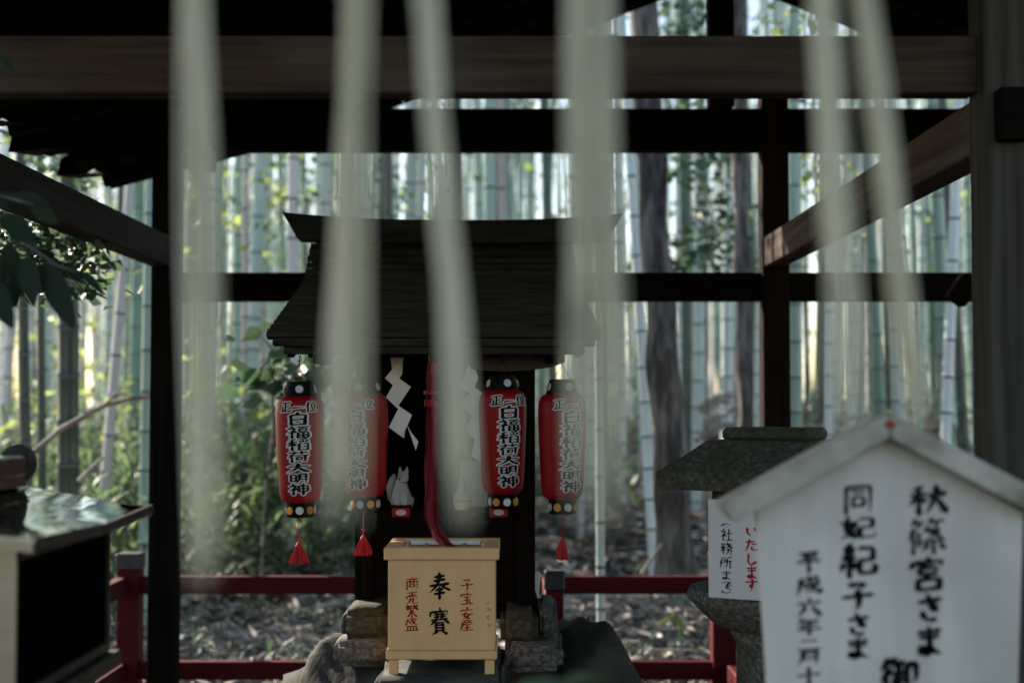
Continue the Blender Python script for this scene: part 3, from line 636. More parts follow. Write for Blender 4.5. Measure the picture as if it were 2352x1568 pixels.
# ------------------------------------------------------------------ red lanterns
def lantern(cx, cy_top, Y, face, label, tassel_flare=1.0, sc_=1.0, tasselled=True):
    """cx: picture x of the axis, face: turn of the writing (rad, + to the right)"""
    top = at(cx, cy_top, Y); o = thing('paper_lantern', top, label, 'lantern', 'red lanterns hanging from the shrine eave')
    k = sc_; H = .335 * k; zb = top.z - .045 * k - H; RR = .0765 * k
    pr = [(.046, 0), (.056, .006), (.0635, .020), (.0675, .045), (.070, .09), (.0735, .16), (.0765, .24), (.077, .285), (.074, .311), (.066, .327), (.052, .335)]
    def rad(z):
        z /= k
        for (r0, z0), (r1, z1) in zip(pr, pr[1:]):
            if z <= z1: return k * (r0 + (r1 - r0) * (z - z0) / (z1 - z0))
        return k * pr[-1][0]
    c0 = Vector((top.x, top.y, zb)); q = MB(); prof = []; n = 84
    for i in range(n + 1):
        z = H * i / n; prof.append((rad(z) + (.0007 if i % 2 else -.0004), z))
    q.lathe(prof, c0, 48); body = q.build('body', M['vinyl'], o, smooth=True)
    body.data.set_sharp_from_angle(angle=R(80))
    base = math.atan2(-top.y, -top.x) + face       # towards the viewer, then turned
    def place(x0, z0, wdt, hgt):
        def f(u, v, lift):
            z = z0 - v * hgt; z = max(.004, min(H - .004, z)); a = base + (x0 + u * wdt) / RR
            rr_ = rad(z) + .0014 + lift
            return c0 + Vector((rr_ * math.cos(a), rr_ * math.sin(a), z))
        return f
    ink, out = MB(), MB()
    cells = [('正', -.063, .318, .041, .034), ('一', -.0205, .315, .040, .034), ('位', .021, .318, .041, .034)]
    zz = .284; hs = [.042, .040, .038, .037, .032, .033, .036]; ws = [.074, .074, .072, .070, .078, .064, .072]
    for ch, h_, w_ in zip('白福稲荷大明神', hs, ws): cells.append((ch, -w_ / 2 - .002, zz, w_, h_)); zz -= h_
    for ch, x0, z0, w_, h_ in cells:
        pl = place(x0 * k, z0 * k, w_ * k, h_ * k)
        small = w_ < .04
        write(out, ch, pl, 14, 0, 13 if small else 11); write(ink, ch, pl, 15.5 if ch in '福稲荷' else 18, .0011)
    out.build('lettering_outline', M['outline'], body); ink.build('lettering', M['ink'], body)
    q = MB(); q.lathe([(.0525 * k, 0), (.0525 * k, .002), (.041 * k, .044 * k), (.041 * k, .047 * k), (.036 * k, .047 * k)], (top.x, top.y, top.z - .046 * k), 40); cap = q.build('top_cap', M['cap_black'], o, smooth=True)
    q = MB(); q.lathe([(.042 * k, -.046 * k), (.0435 * k, -.044 * k), (.0435 * k, -.004), (.045 * k, .001)], c0, 40); bc = q.build('bottom_cap', M['cap_black'], o, smooth=True)
    def emblem(parent, a, z, r0, tilt, m):
        e = MB(); n_ = 14; rim = []
        dirv = Vector((math.cos(a), math.sin(a), 0)); side = Vector((-dirv.y, dirv.x, 0)); up = Vector((0, 0, 1)) - dirv * tilt; up.normalize(); nr = side.cross(up)
        if nr.dot(dirv) < 0: nr = -nr
        c = Vector((top.x, top.y, z)) + dirv * r0; R0 = .0125 * k; vs = [c + nr * .006]; N2 = 32
        for ring, (rr_, hh) in enumerate(((.35, .0062), (.42, .0045), (.95, .004), (1.0, .0))):
            for i in range(N2):
                t = 2 * math.pi * i / N2; pet = 1 + (.06 if i % 2 else -.04) * (ring > 1)
                vs.append(c + (side * math.cos(t) + up * math.sin(t)) * R0 * rr_ * pet + nr * (hh + (.0008 if (i % 2 and ring == 2) else 0)))
        fs = [(0, 1 + i, 1 + (i + 1) % N2) for i in range(N2)]
        for g_ in range(3):
            for i in range(N2):
                a0 = 1 + g_ * N2 + i; a1 = 1 + g_ * N2 + (i + 1) % N2; fs.append((a0, a0 + N2, a1 + N2, a1))
        e.add(vs, fs); e.build('emblem', m, parent, smooth=True)
    for j in range(4): emblem(cap, base + .03 + j * math.pi / 2, top.z - .024 * k, .0465 * k, .25, M['silver'])
    for j in range(8): emblem(bc, base - .02 + j * math.pi / 4, zb - .024 * k, .0425 * k, 0, M['silver'] if j % 2 == 0 else M['gold'])
    # cords to the eave
    q = MB(); q.tube([(top.x - .03, top.y, top.z), (top.x, top.y, top.z + .045), (top.x + .03, top.y, top.z)], [.0012] * 3, 6); q.tube([(top.x, top.y, top.z + .045), (top.x, top.y, 1.652)], [.0015] * 2, 6); q.build('hanging_wire', M['cap_black'], o)
    tdx = 0
    o.rotation_euler = (rnd.uniform(-.01, .01), rnd.uniform(-.022, .022), 0)
    if not tasselled: return o
    # tassel
    zt = zb - .046 * k; q = MB(); tp = Vector((top.x + tdx, top.y, zt)); zs = zt - .082 * k
    q.tube([tp, (tp.x, tp.y, zs)], [.0012, .0012], 6); q.tube([(tp.x - .008, tp.y, zs + .022), (tp.x + .009, tp.y, zs + .016)], [.003, .002], 6); q.build('cord', M['thread'], o)
    q = MB(); rr_ = random.Random(int(cx))
    q.tube([(tp.x, tp.y, zs + .002), (tp.x, tp.y, zs - .006), (tp.x, tp.y, zs - .016)], [.004, .009, .011], 12)
    for i in range(60):
        a = rr_.uniform(0, 6.283); u = rr_.random() ** .6; rt = .009; rb = (.015 + .017 * tassel_flare) * u; L_ = .062 * k * rr_.uniform(.9, 1.05)
        p0 = Vector((tp.x + rt * u * math.cos(a), tp.y + rt * u * math.sin(a), zs - .010)); p1 = p0 + Vector((rb * .45 * math.cos(a), rb * .45 * math.sin(a), -L_ * .4)); p2 = Vector((tp.x + rb * 1.1 * math.cos(a), tp.y + rb * math.sin(a), zs - L_))
        q.tube([p0, p1, p2], [.0022, .0028, .0026], 5)
    q.build('tassel', M['thread'], o, smooth=True)
    return o
lantern(688, 877, 4.52, -.05, 'red paper lantern at the left end of the row, black writing facing the viewer', 1.0)
lantern(836, 872, 4.66, -.42, 'red paper lantern behind the straw tassel, left of the paper streamer', .75)
lantern(1154, 863, 4.60, .30, 'red paper lantern on the dark shrine post, writing turned to the right', .7, 1.0, False)
lantern(1291, 872, 4.55, .45, 'red paper lantern right of the shrine, half behind the wide straw tassel', .2)
o = thing('wire_hook', at(690, 818, 4.5), 'small black wire hook under the shrine eave, above the left lantern', 'hook')
q = MB(); q.tube([at(690, 816, 4.47), at(692, 822, 4.47), at(691, 829, 4.47), at(687, 831, 4.47), at(685, 827, 4.47)], [.0018] * 5, 6); q.build('wire', M['cap_black'], o)

# ------------------------------------------------------------------ offering box
BY = 4.22
bl, br = xat(891, BY, 1400), xat(1137, BY, 1400); bw = br - bl; bxc = (bl + br) / 2; bd = .30
o = thing('offering_box', (bxc, BY + bd / 2, zat(1548, BY)), 'cream painted wooden offering box with red and black writing on a flat stone', 'offering box')
ztop, zrim, zbot, zplt, zfoot = zat(1257, BY), zat(1284, BY), zat(1493, BY), zat(1514, BY), zat(1550, BY)
th = .016
q = MB(); q.box((bxc, BY + th / 2, (zrim + zbot) / 2), (bw, th, zrim - zbot), ch=.002); panel = q.build('front_panel', M['cream'], o)
q = MB(); q.box((bxc, BY + bd - th / 2, (zrim + zbot) / 2), (bw, th, zrim - zbot), ch=.002); q.build('back_panel', M['cream'], o)
for s_ in (-1, 1):
    q = MB(); q.box((bxc + s_ * (bw / 2 - th / 2), BY + bd / 2, (zrim + zbot) / 2), (th, bd - 2 * th - .002, zrim - zbot), ch=.002); q.build('side_panel', M['cream'], o)
# rim frame
q = MB(); rw = .044; ov = .012; zc = (ztop + zrim) / 2; hh = ztop - zrim
q.box((bxc, BY - ov + rw / 2, zc), (bw + 2 * ov, rw, hh), ch=.002); q.box((bxc, BY + bd + ov - rw / 2, zc), (bw + 2 * ov, rw, hh), ch=.002)
for s_ in (-1, 1): q.box((bxc + s_ * (bw / 2 + ov - rw / 2), BY + bd / 2, zc), (rw, bd + 2 * ov - 2 * rw - .001, hh - .002), ch=.002)
q.build('rim', M['cream'], o)
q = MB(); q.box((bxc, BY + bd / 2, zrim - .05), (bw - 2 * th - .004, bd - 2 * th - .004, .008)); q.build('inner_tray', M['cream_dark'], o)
for i in range(5):
    q = MB(); xx = bxc - .12 + i * .06; q.bar((xx, BY + .05, ztop - .016), (xx, BY + bd - .05, ztop - .016), .012, .014); q.build('slat', M['paper'] if i % 2 == 0 else M['cream_dark'], o)
q = MB(); q.box((bxc, BY + .045, ztop - .010), (bw - .10, .010, .012)); q.box((bxc, BY + bd - .045, ztop - .010), (bw - .10, .010, .012)); q.build('inner_strip', M['paper'], o)
q = MB(); q.box((bxc, BY + bd / 2, (zbot + zplt) / 2), (bw + .012, bd + .012, zbot - zplt - .001), ch=.003); q.build('plinth', M['cream'], o)
for sx in (-1, 1):
    for sy in (0, 1):
        q = MB(); q.box((bxc + sx * (bw / 2 - .016), BY + .016 + sy * (bd - .03), (zplt + zfoot) / 2 - .005), (.028, .028, zplt - zfoot + .008), ch=.002); q.build('leg', M['cream'], o)
UX, UZ, UN = Vector((1, 0, 0)), Vector((0, 0, 1)), Vector((0, -1, 0))
def on_box(mb, ch, px0, py0, px1, py1, wd, lift=.0008):
    a, b_ = at(px0, py0, BY), at(px1, py1, BY)
    write(mb, ch, flat_place(Vector((0, BY, 0)), UX, UZ, UN, a.x, a.z, b_.x - a.x, a.z - b_.z), wd, lift)
q = MB(); on_box(q, '奉', 982, 1312, 1037, 1376, 16.5); on_box(q, '賽', 982, 1394, 1037, 1457, 12.5); q.build('lettering', M['ink'], panel)
q = MB()
for ch, y0, y1 in (('商', 1325, 1355), ('売', 1357, 1388), ('繁', 1388, 1419), ('盛', 1419, 1448)): on_box(q, ch, 930, y0, 963, y1, 13)
for ch, y0, y1 in (('子', 1328, 1357), ('宝', 1359, 1389), ('・', 1382, 1406), ('安', 1395, 1422), ('産', 1421, 1449)): on_box(q, ch, 1056, y0, 1089, y1, 14)
q.build('lettering', M['red_ink'], panel)
q = MB()
for i, (x, y) in enumerate(((1118, 1384), (1120, 1400), (1117, 1416), (1121, 1436))):
    rr_ = random.Random(i); 
    for k in range(4):
        a, b_ = at(x + rr_.uniform(-3, 3), y + rr_.uniform(-6, 4), BY), at(x + rr_.uniform(4, 9), y + rr_.uniform(-6, 6), BY)
        q.bar(a + Vector((0, -.0006, 0)), b_ + Vector((0, -.0006, 0)), .0006, .0018, ch=0)
q.build('rubbed_mark', M['old_blue'], panel)

# ------------------------------------------------------------------ stones under the shrine
def stone(name, lo, hi, m, label, cat, seed=1, jit=.012, cuts=3, group=None, ch=.02):
    bm = bmesh.new(); bmesh.ops.create_cube(bm, size=1)
    lo, hi = Vector(lo), Vector(hi); c = (lo + hi) / 2; s_ = hi - lo
    for v in bm.verts: v.co = Vector((v.co.x * s_.x, v.co.y * s_.y, v.co.z * s_.z))
    bmesh.ops.bevel(bm, geom=bm.edges[:], offset=ch, segments=2, affect='EDGES')
    bmesh.ops.subdivide_edges(bm, edges=bm.edges[:], cuts=cuts, use_grid_fill=True)
    rr_ = random.Random(seed); ph = [rr_.uniform(0, 6) for _ in range(6)]
    for v in bm.verts:
        p = v.co; f = math.sin(p.x * 17 + ph[0]) * math.sin(p.y * 15 + ph[1]) + .6 * math.sin(p.z * 23 + ph[2] + p.x * 9) + .4 * math.sin(p.x * 41 + p.y * 37 + ph[3])
        v.co += p.normalized() * jit * f + Vector((rr_.uniform(-1, 1), rr_.uniform(-1, 1), rr_.uniform(-1, 1))) * jit * .22
    me = bpy.data.meshes.new(name); bm.to_mesh(me); bm.free(); me.materials.append(m)
    me.polygons.foreach_set('use_smooth', [True] * len(me.polygons))
    ob = bpy.data.objects.new(name, me); col.objects.link(ob); ob.location = c
    return tag(ob, label, cat, group)
def pxbox(px0, py0, px1, py1, Y, depth):
    a, b_ = at(px0, py0, Y), at(px1, py1, Y); return (a.x, Y, b_.z), (b_.x, Y + depth, a.z)
stone('foundation_stone', *pxbox(782, 1402, 888, 1472, 4.66, .62), M['stone'], 'dark squared stone under the left shrine post, above the mossy granite block', 'stone block', 1, .006)
stone('foundation_stone', *pxbox(762, 1473, 894, 1534, 4.62, .62), M['stone_shaft'], 'mossy granite block at the lower left of the offering box', 'stone block', 2, .006)
stone('foundation_stone', *pxbox(1150, 1410, 1236, 1484, 4.72, .5), M['stone'], 'dark squared stone under the right shrine post', 'stone block', 3, .006)
stone('foundation_stone', *pxbox(1240, 1396, 1280, 1462, 4.80, .35), M['stone_shaft'], 'narrow upright stone block below the black rail post cap', 'stone block', 4, .005, ch=.012)
stone('foundation_stone', *pxbox(1160, 1485, 1296, 1545, 4.60, .6), M['stone_shaft'], 'mossy granite block at the lower right of the offering box', 'stone block', 5, .006)
_fs = pxbox(858, 1547, 1158, 1700, 4.10, .60); _fs = (_fs[0], (_fs[1][0], _fs[1][1], zfoot + .004))
stone('flat_stone', *_fs, M['boulder'], 'flat grey stone slab that the offering box stands on', 'stone', 6, .008)
def boulder(px, py, Y, rx_, ry_, rz_, label, seed):
    bm = bmesh.new(); bmesh.ops.create_icosphere(bm, subdivisions=5, radius=1); rr_ = random.Random(seed); ph = [rr_.uniform(0, 6) for _ in range(8)]
    planes = [(Vector((rr_.uniform(-1, 1), rr_.uniform(-1, 1), rr_.uniform(-.4, 1))).normalized(), rr_.uniform(.62, .85)) for _ in range(9)]
    for v in bm.verts:
        p = v.co.copy()
        for n_, d_ in planes:
            k = p.dot(n_)
            if k > d_: p -= n_ * (k - d_) * .85
        f = .05 * math.sin(p.x * 5 + ph[0] + p.z * 3) + .03 * math.sin(p.y * 9 + ph[1]) * math.sin(p.x * 8 + ph[2]) + .012 * math.sin(p.x * 27 + p.z * 23 + ph[3])
        p *= 1 + f; v.co = Vector((p.x * rx_, p.y * ry_, p.z * rz_))
    me = bpy.data.meshes.new('boulder'); bm.to_mesh(me); bm.free(); me.materials.append(M['boulder']); me.polygons.foreach_set('use_smooth', [True] * len(me.polygons))
    ob = bpy.data.objects.new('boulder', me); col.objects.link(ob); ob.location = at(px, py, Y); return tag(ob, label, 'boulder')
boulder(855, 1680, 4.95, .33, .40, .38, 'grey weathered boulder sloping down left of the mossy granite block', 11)
boulder(1290, 1650, 5.1, .30, .42, .40, 'grey boulder right of the shrine with a sunlit edge, beside a thin bamboo', 12)
boulder(1010, 1660, 5.1, .75, .55, .30, 'broad dark boulder below the shrine, behind the flat stone slab', 13)
boulder(1350, 1475, 5.5, .06, .08, .10, 'small pinkish rock on the right boulder', 14)

# ------------------------------------------------------------------ red railing
RY = 6.95
rl = thing('railing', (0, RY, 0), 'low red painted wooden railing behind the shrine with black capped posts', 'railing')
xl, xr = xat(306, RY), xat(1657, RY); zr1, zr0 = zat(1322, RY), zat(1362, RY); zl1, zl0 = zat(1517, RY), zat(1558, RY)
xm = xat(1256, RY)
def rail_post(x, y, w_=.105, top=None):
    zt_ = top or zat(1268, RY)
    p = MB(); p.box((x, y, zt_ / 2 - .04), (w_, w_, zt_ - .075), ch=.004); po = p.build('rail_post', M['rail_red'], rl)
    c = MB(); c.box((x, y, zt_ - .04), (w_ + .012, w_ + .012, .078), ch=.006); c.build('post_cap', M['cap_grey'], po)
rail_post(xl, RY); rail_post(xr, RY, .115); rail_post(xm, RY - 1.2, .07, zat(1308, RY - 1.2)); 
for y in (5.2, 3.4, 1.6): rail_post(xl - .0, y)
for y in (5.2, 3.6): rail_post(xr + .05, y, .1)
for (z1, z0) in ((zr1, zr0), (zl1, zl0)):
    q = MB(); q.box(((xl + xr) / 2, RY, (z0 + z1) / 2), (xr - xl - .10, .055, z1 - z0), ch=.004); q.build('rail', M['rail_red'], rl)
    for (a, c) in ((5.2, RY), (3.4, 5.2), (1.6, 3.4)):
        q = MB(); q.box((xl - .03, (a + c) / 2, (z0 + z1) / 2), (.055, c - a - .11, z1 - z0), ch=.004); q.build('rail', M['rail_red'], rl)
    for (a, c) in ((5.2, RY), (3.6, 5.2)):
        q = MB(); q.box((xr + .03, (a + c) / 2, (z0 + z1) / 2), (.055, c - a - .11, z1 - z0), ch=.004); q.build('rail', M['rail_red'], rl)
    q = MB(); q.box((xm, (RY + RY - 1.2) / 2, (z0 + z1) / 2), (.05, 1.1, z1 - z0), ch=.004); q.build('rail', M['rail_red'], rl)
o = thing('pale_board', at(1232, 1402, 5.6), 'narrow pale board leaning beside the black rail post cap right of the shrine', 'board')
q = MB(); q.bar(at(1228, 1404, 5.6), at(1236, 1312, 5.62), .02, .03); q.build('plank', M['notice'], o)

# ------------------------------------------------------------------ stone lantern with notice
LY = 4.05
lc = .803
sl = thing('stone_lantern', (lc, LY + .3, 0), 'mossy stone lantern with a sloping roof and rounded platform, behind the white notice', 'stone lantern')
za, ztp = zat(1133, LY), zat(985, LY + .25)
hw_, hd = .272, .272
LROT = Matrix.Rotation(R(-30), 4, 'Z')
def turned(mb):
    c = Vector((lc, cy, 0)); mb.v = [tuple(c + LROT @ (Vector(v) - c)) for v in mb.v]
cy = LY + .30
rt_ = at(1686, 1010, cy); tw = .135
def ring(hx, hy, z, n=6):
    pts = []
    cs = [(-hx, -hy), (hx, -hy), (hx, hy), (-hx, hy)]
    for i in range(4):
        a, c = cs[i], cs[(i + 1) % 4]
        for k in range(n): t = k / n; pts.append((lc + a[0] + (c[0] - a[0]) * t, cy + a[1] + (c[1] - a[1]) * t, z))
    return pts
q = MB(); sec = [(hw_ - .03, hd - .03, za + .012), (hw_, hd, za), (hw_ + .002, hd, za + .052), (hw_ * .80, hd * .80, za + .093), (hw_ * .58, hd * .58, za + .145), (tw + .01, hd * .36, zat(1012, cy))]
rings = [ring(*s_) for s_ in sec]; n = len(rings[0]); vs = [v for r_ in rings for v in r_]; fs = []
for i in range(len(rings) - 1):
    for k in range(n): fs.append((i * n + k, i * n + (k + 1) % n, (i + 1) * n + (k + 1) % n, (i + 1) * n + k))
fs += [tuple(range(n))[::-1], tuple((len(rings) - 1) * n + k for k in range(n))]
q.add(vs, fs); turned(q); lroof = q.build('roof', M['stone'], sl)
q = MB(); z0, z1 = zat(1012, cy) - .004, zat(984, cy)
q.box((lc, cy, (z0 + z1) / 2 + .004), (2 * tw, hd * .75, z1 - z0), ch=.012); turned(q); q.build('ridge_stone', M['stone'], lroof, smooth=False)
zp1, zp0 = zat(1378, LY + .05), zat(1462, LY + .05)
q = MB(); q.box((lc, cy, (za + zp1) / 2), (.30, .30, za - zp1), ch=.01); turned(q); q.build('fire_box', M['stone'], sl)
hwp = lc - at(1588, 1400, cy).x
q = MB(); pr = [(hwp * .66, zp0 - .012), (hwp * .76, zp0 + .01), (hwp * .93, zp0 + .055), (hwp, zp0 + .078), (hwp * 1.0, zp1 - .02), (hwp * .97, zp1)]
q.lathe(pr, (lc, cy, 0), 6 * 8, 0)
q.v = [(v[0] + .012 * math.sin(5 * v[1] + 9 * v[2]), v[1], v[2] + .006 * math.sin(13 * v[0])) for v in q.v]
q.build('platform', M['stone_shaft'], sl, smooth=True)
hs_ = lc - at(1690, 1500, cy).x
q = MB(); q.lathe([(hs_ + .03, 0), (hs_ + .02, .12), (hs_, .2), (hs_ * .97, zp0 - .06), (hs_ + .014, zp0 - .03), (hs_ + .014, zp0 - .012)], (lc, cy, 0), 40); q.build('shaft', M['stone_shaft'], sl, smooth=True)
q = MB(); q.lathe([(.36, -.1), (.36, .05), (.28, .11)], (lc, cy, 0), 6); q.build('base', M['stone_shaft'], sl)

NA = R(-28); NUX = Vector((math.cos(NA), math.sin(NA), 0)); NN = Vector((math.sin(NA), -math.cos(NA), 0))
N0 = at(1626, 1146, 4.15)
def on_plane(px, py):
    """where the sight line through (px, py) meets the notice sheet"""
    c0_ = Vector((0, 0, CAMZ)); d_ = at(px, py, 1) - c0_; return c0_ + d_ * ((N0 - c0_).dot(NN) / d_.dot(NN))
nw = .30; zn1 = on_plane(1626, 1371).z
o = thing('notice_board', N0 + NUX * nw / 2, 'white notice sheet with red and black brush writing on the stone lantern', 'notice')
q = MB(); nc = N0 + NUX * (nw / 2) - NN * .004; nc.z = (N0.z + zn1) / 2
q.box(nc, (nw, .006, N0.z - zn1), Matrix.Rotation(NA, 3, 'Z'), ch=.001); sheet_ = q.build('sheet', M['notice'], o)
def on_notice(mb, ch, px0, py0, px1, py1, wd):
    a, b_ = on_plane(px0, py0), on_plane(px1, py1)
    w_ = (b_ - a).dot(NUX); write(mb, ch, lambda u, v, l: a + NUX * (u * w_) + UZ * ((b_.z - a.z) * v) + NN * (l + .0002), wd, .0008)
q = MB()
for ch, y0, y1 in (('(', 1193, 1216), ('社', 1212, 1243), ('務', 1245, 1276), ('所', 1276, 1306), ('ま', 1308, 1332), ('で', 1332, 1355), (')', 1345, 1370)): on_notice(q, ch, 1654, y0, 1683, y1, 11.5)
q.build('lettering', M['ink'], sheet_)
q = MB()
for ch, y0, y1 in (('い', 1204, 1236), ('た', 1236, 1268), ('し', 1268, 1300), ('ま', 1297, 1330), ('す', 1327, 1360)): on_notice(q, ch, 1711, y0, 1742, y1, 17)
q.build('lettering', M['bright_red_ink'], sheet_)

# ------------------------------------------------------------------ white votive board in front
EY = 2.62
eb = thing('votive_sign', (at(2052, 1568, EY).x, EY, 0), 'white house shaped wooden sign with black brush writing, at the lower right', 'sign')
zb_ = zat(1900, EY)
P = [at(1738, 1172, EY), at(2042, 1008, EY), at(2350, 1176, EY)]
bl_, br_ = at(1738 + 47, 1900, EY), at(2350 - 22, 1900, EY)
th = .022
q = MB(); front = [bl_, br_, P[2], P[1], P[0]]
vs = [Vector(v) for v in front] + [Vector(v) + Vector((0, th, 0)) for v in front]
q.add(vs, [(0, 1, 2, 3, 4), (9, 8, 7, 6, 5)] + [(i, i + 5, (i + 1) % 5 + 5, (i + 1) % 5) for i in range(5)]); pnl = q.build('panel', M['white_board'], eb)
def roof_board(poly, name):
    q = MB(); f_ = [at(x, y, EY - .045) for x, y in poly]; bk = [v + Vector((0, .10, 0)) for v in f_]; n = len(f_)
    bm = bmesh.new(); vv = [bm.verts.new(v) for v in f_ + bk]
    bm.faces.new(vv[:n]); bm.faces.new(vv[n:][::-1])
    for i in range(n): bm.faces.new((vv[i], vv[(i + 1) % n], vv[n + (i + 1) % n], vv[n + i]))
    bmesh.ops.bevel(bm, geom=bm.edges[:], offset=.003, segments=2, affect='EDGES')
    me = bpy.data.meshes.new(name); bm.normal_update(); bm.to_mesh(me); bm.free(); me.materials.append(M['board_roof'])
    ob = bpy.data.objects.new(name, me); col.objects.link(ob); ob.parent = eb; ob.matrix_parent_inverse = world_of(eb).inverted(); return ob
rb1 = roof_board([(1655, 1160), (2044, 948), (2044, 1006), (1690, 1201)], 'roof_board')
rb2 = roof_board([(2046, 948), (2412, 1138), (2395, 1190), (2046, 1006)], 'roof_board')
q = MB()
for dx in (-8, 0, 9): q.bar(at(2043 + dx, 968, EY - .047), at(2045 + dx, 980, EY - .047), .003, .006, ch=0)
q.bar(at(2034, 974, EY - .047), at(2055, 972, EY - .047), .003, .003, ch=0); q.build('red_mark', M['bright_red_ink'], rb1)
q = MB(); q.bar((at(2052, 1900, EY).x, EY + th + .032, 0), (at(2045, 1000, EY).x, EY + th + .032, zat(1060, EY)), .06, .06); q.build('post', M['board_roof'], eb)
def on_board(mb, ch, px0, py0, px1, py1, wd):
    a, b_ = at(px0, py0, EY), at(px1, py1, EY)
    write(mb, ch, flat_place(Vector((0, EY, 0)), UX, UZ, UN, a.x, a.z, b_.x - a.x, a.z - b_.z), wd, .001, slant=.10)
q = MB()
for ch, y0, y1, w_ in (('宮', 1278, 1358, 21), ('さ', 1362, 1428, 27), ('ま', 1436, 1505, 25)): on_board(q, ch, 2085 if ch == '宮' else 2098, y0, 2178 if ch == '宮' else 2170, y1, w_)
for ch, y0, y1, w_ in (('妃', 1182, 1240, 19), ('紀', 1246, 1326, 21), ('子', 1334, 1402, 23), ('さ', 1406, 1460, 26), ('ま', 1462, 1512, 24)): on_board(q, ch, 1928 + (10 if ch in 'さま' else 0), y0, 2012 - (10 if ch in 'さま' else 0), y1, w_)
for ch, y0, y1 in (('平', 1264, 1316), ('成', 1320, 1366), ('六', 1372, 1416), ('年', 1418, 1458), ('二', 1462, 1498), ('月', 1492, 1526), ('十', 1528, 1574)): on_board(q, ch, 1828, y0, 1888, y1, 19)
on_board(q, '御', 2020, 1508, 2108, 1600, 22)
q.build('lettering', M['ink'], pnl)
q = MB(); on_board(q, '秋', 2086, 1112, 2178, 1184, 18); on_board(q, '篠', 2082, 1190, 2176, 1274, 13); on_board(q, '同', 1934, 1110, 2008, 1180, 17); q.build('lettering', M['faded_ink'], pnl)

# ------------------------------------------------------------------ metal box at the left
mbx = thing('candle_box', (-1.25, 3.0, 0), 'metal candle box with a polished curved roof and a black side, lower left', 'candle box')
A = at(80, 1255, 2.5); ze = A.z; xe = A.x; yb_, yf_ = 3.30, 2.5; xc = xe - .30; zrdg = ze + .062
def mz(u):   # u 0 at the ridge, 1 at the eave: concave
    return zrdg + (ze - zrdg) * (1 - (1 - u) ** 1.2)
q = MB(); rows = []
for i in range(0, 25):
    u = -1 + 2 * i / 24; row = []
    for k in range(13):
        v = k / 12; y = yf_ + (yb_ - yf_) * v
        row.append((xc - u * .30, y + .0, mz(abs(u)) + .012 * (2 * v - 1) ** 2 * abs(u)))
    rows.append(row)
q.sheet(rows, .006); mr_ = q.build('roof', M['metal'], mbx, smooth=True)
for s_ in (-1, 1):
    q = MB(); q.bar((xc + s_ * .302, yf_, ze + .006), (xc + s_ * .302, (yf_ + yb_) / 2, ze - .006), .010, .022, ch=.002); q.bar((xc + s_ * .302, (yf_ + yb_) / 2, ze - .006), (xc + s_ * .302, yb_, ze + .006), .010, .022, ch=.002)
    q.build('roof_edge', M['black_metal'], mr_)  # side edges in darker metal than the front and rear ones
for yy in (yf_ - .006, yb_ + .006):
    q = MB()
    for i in range(24):
        u0, u1 = -1 + 2 * i / 24, -1 + 2 * (i + 1) / 24
        q.bar((xc - u0 * .30, yy, mz(abs(u0)) - .012 + .012 * abs(u0)), (xc - u1 * .30, yy, mz(abs(u1)) - .010 + .012 * abs(u1)), .012, .02, ch=0)
    q.build('roof_edge', M['metal_sheet'], mr_)
q = MB(); q.box((xc, (yf_ + yb_) / 2 - .02, zrdg + .047), (.062, yb_ - yf_ - .06, .045), ch=.004); q.box((xc, (yf_ + yb_) / 2, zrdg + .015), (.05, yb_ - yf_ - .08, .03)); q.build('ridge_bar', M['grey_metal'], mr_)
q = MB(); q.lathe([(.034, -.02), (.040, -.02), (.042, 0), (.036, .004), (0.001, .004)], (0, 0, 0), 36); q.v = [(xc + v[0], yb_ - .03 - v[2], zrdg + .050 + v[1] * 1.1) for v in q.v]; q.build('ridge_end', M['black_metal'], mr_, smooth=True)
xw = xat(36, 2.6, 1300); yw0, yw1 = 2.6, 3.20; zw0 = zat(1492, yw1)
q = MB(); q.box((xc, yw0 + .006, (zw0 + ze) / 2), (2 * (xw - xc), .012, ze - zw0), ch=.002); q.build('front_panel', M['metal_sheet'], mbx)
q = MB(); q.box((xc, yw1 - .006, (zw0 + ze) / 2), (2 * (xw - xc), .012, ze - zw0), ch=.002); q.build('back_panel', M['metal_sheet'], mbx)
for s_ in (-1, 1):
    q = MB(); q.box((xc + s_ * (xw - xc - .006), (yw0 + yw1) / 2, (zw0 + ze) / 2), (.010, yw1 - yw0 - .026, ze - zw0 - .004)); q.build('side_panel', M['black_glass'], mbx)
    q = MB(); x_ = xc + s_ * (xw - xc)
    q.bar((x_, yw0 + .01, zw0 + .012), (x_, yw1 - .01, zw0 + .012), .014, .02, ch=.002); q.bar((x_, yw0 + .01, ze - .03), (x_, yw1 - .01, ze - .03), .010, .014, ch=.002)
    q.bar((x_, yw1 - .012, zw0), (x_, yw1 - .012, ze - .01), .012, .012, ch=.001); q.build('door_frame', M['black_metal'], mbx)
q = MB(); q.box((xc, (yw0 + yw1) / 2, zw0 - .02), (2 * (xw - xc) + .05, yw1 - yw0 + .05, .036), ch=.004); q.build('base_tray', M['black_metal'], mbx)
for sx in (-1, 1):
    for yy in (yw0 + .04, yw1 - .04):
        q = MB(); q.box((xc + sx * (xw - xc - .04), yy, (zw0 - .04) / 2), (.04, .04, zw0 - .04)); q.build('leg', M['black_metal'], mbx)

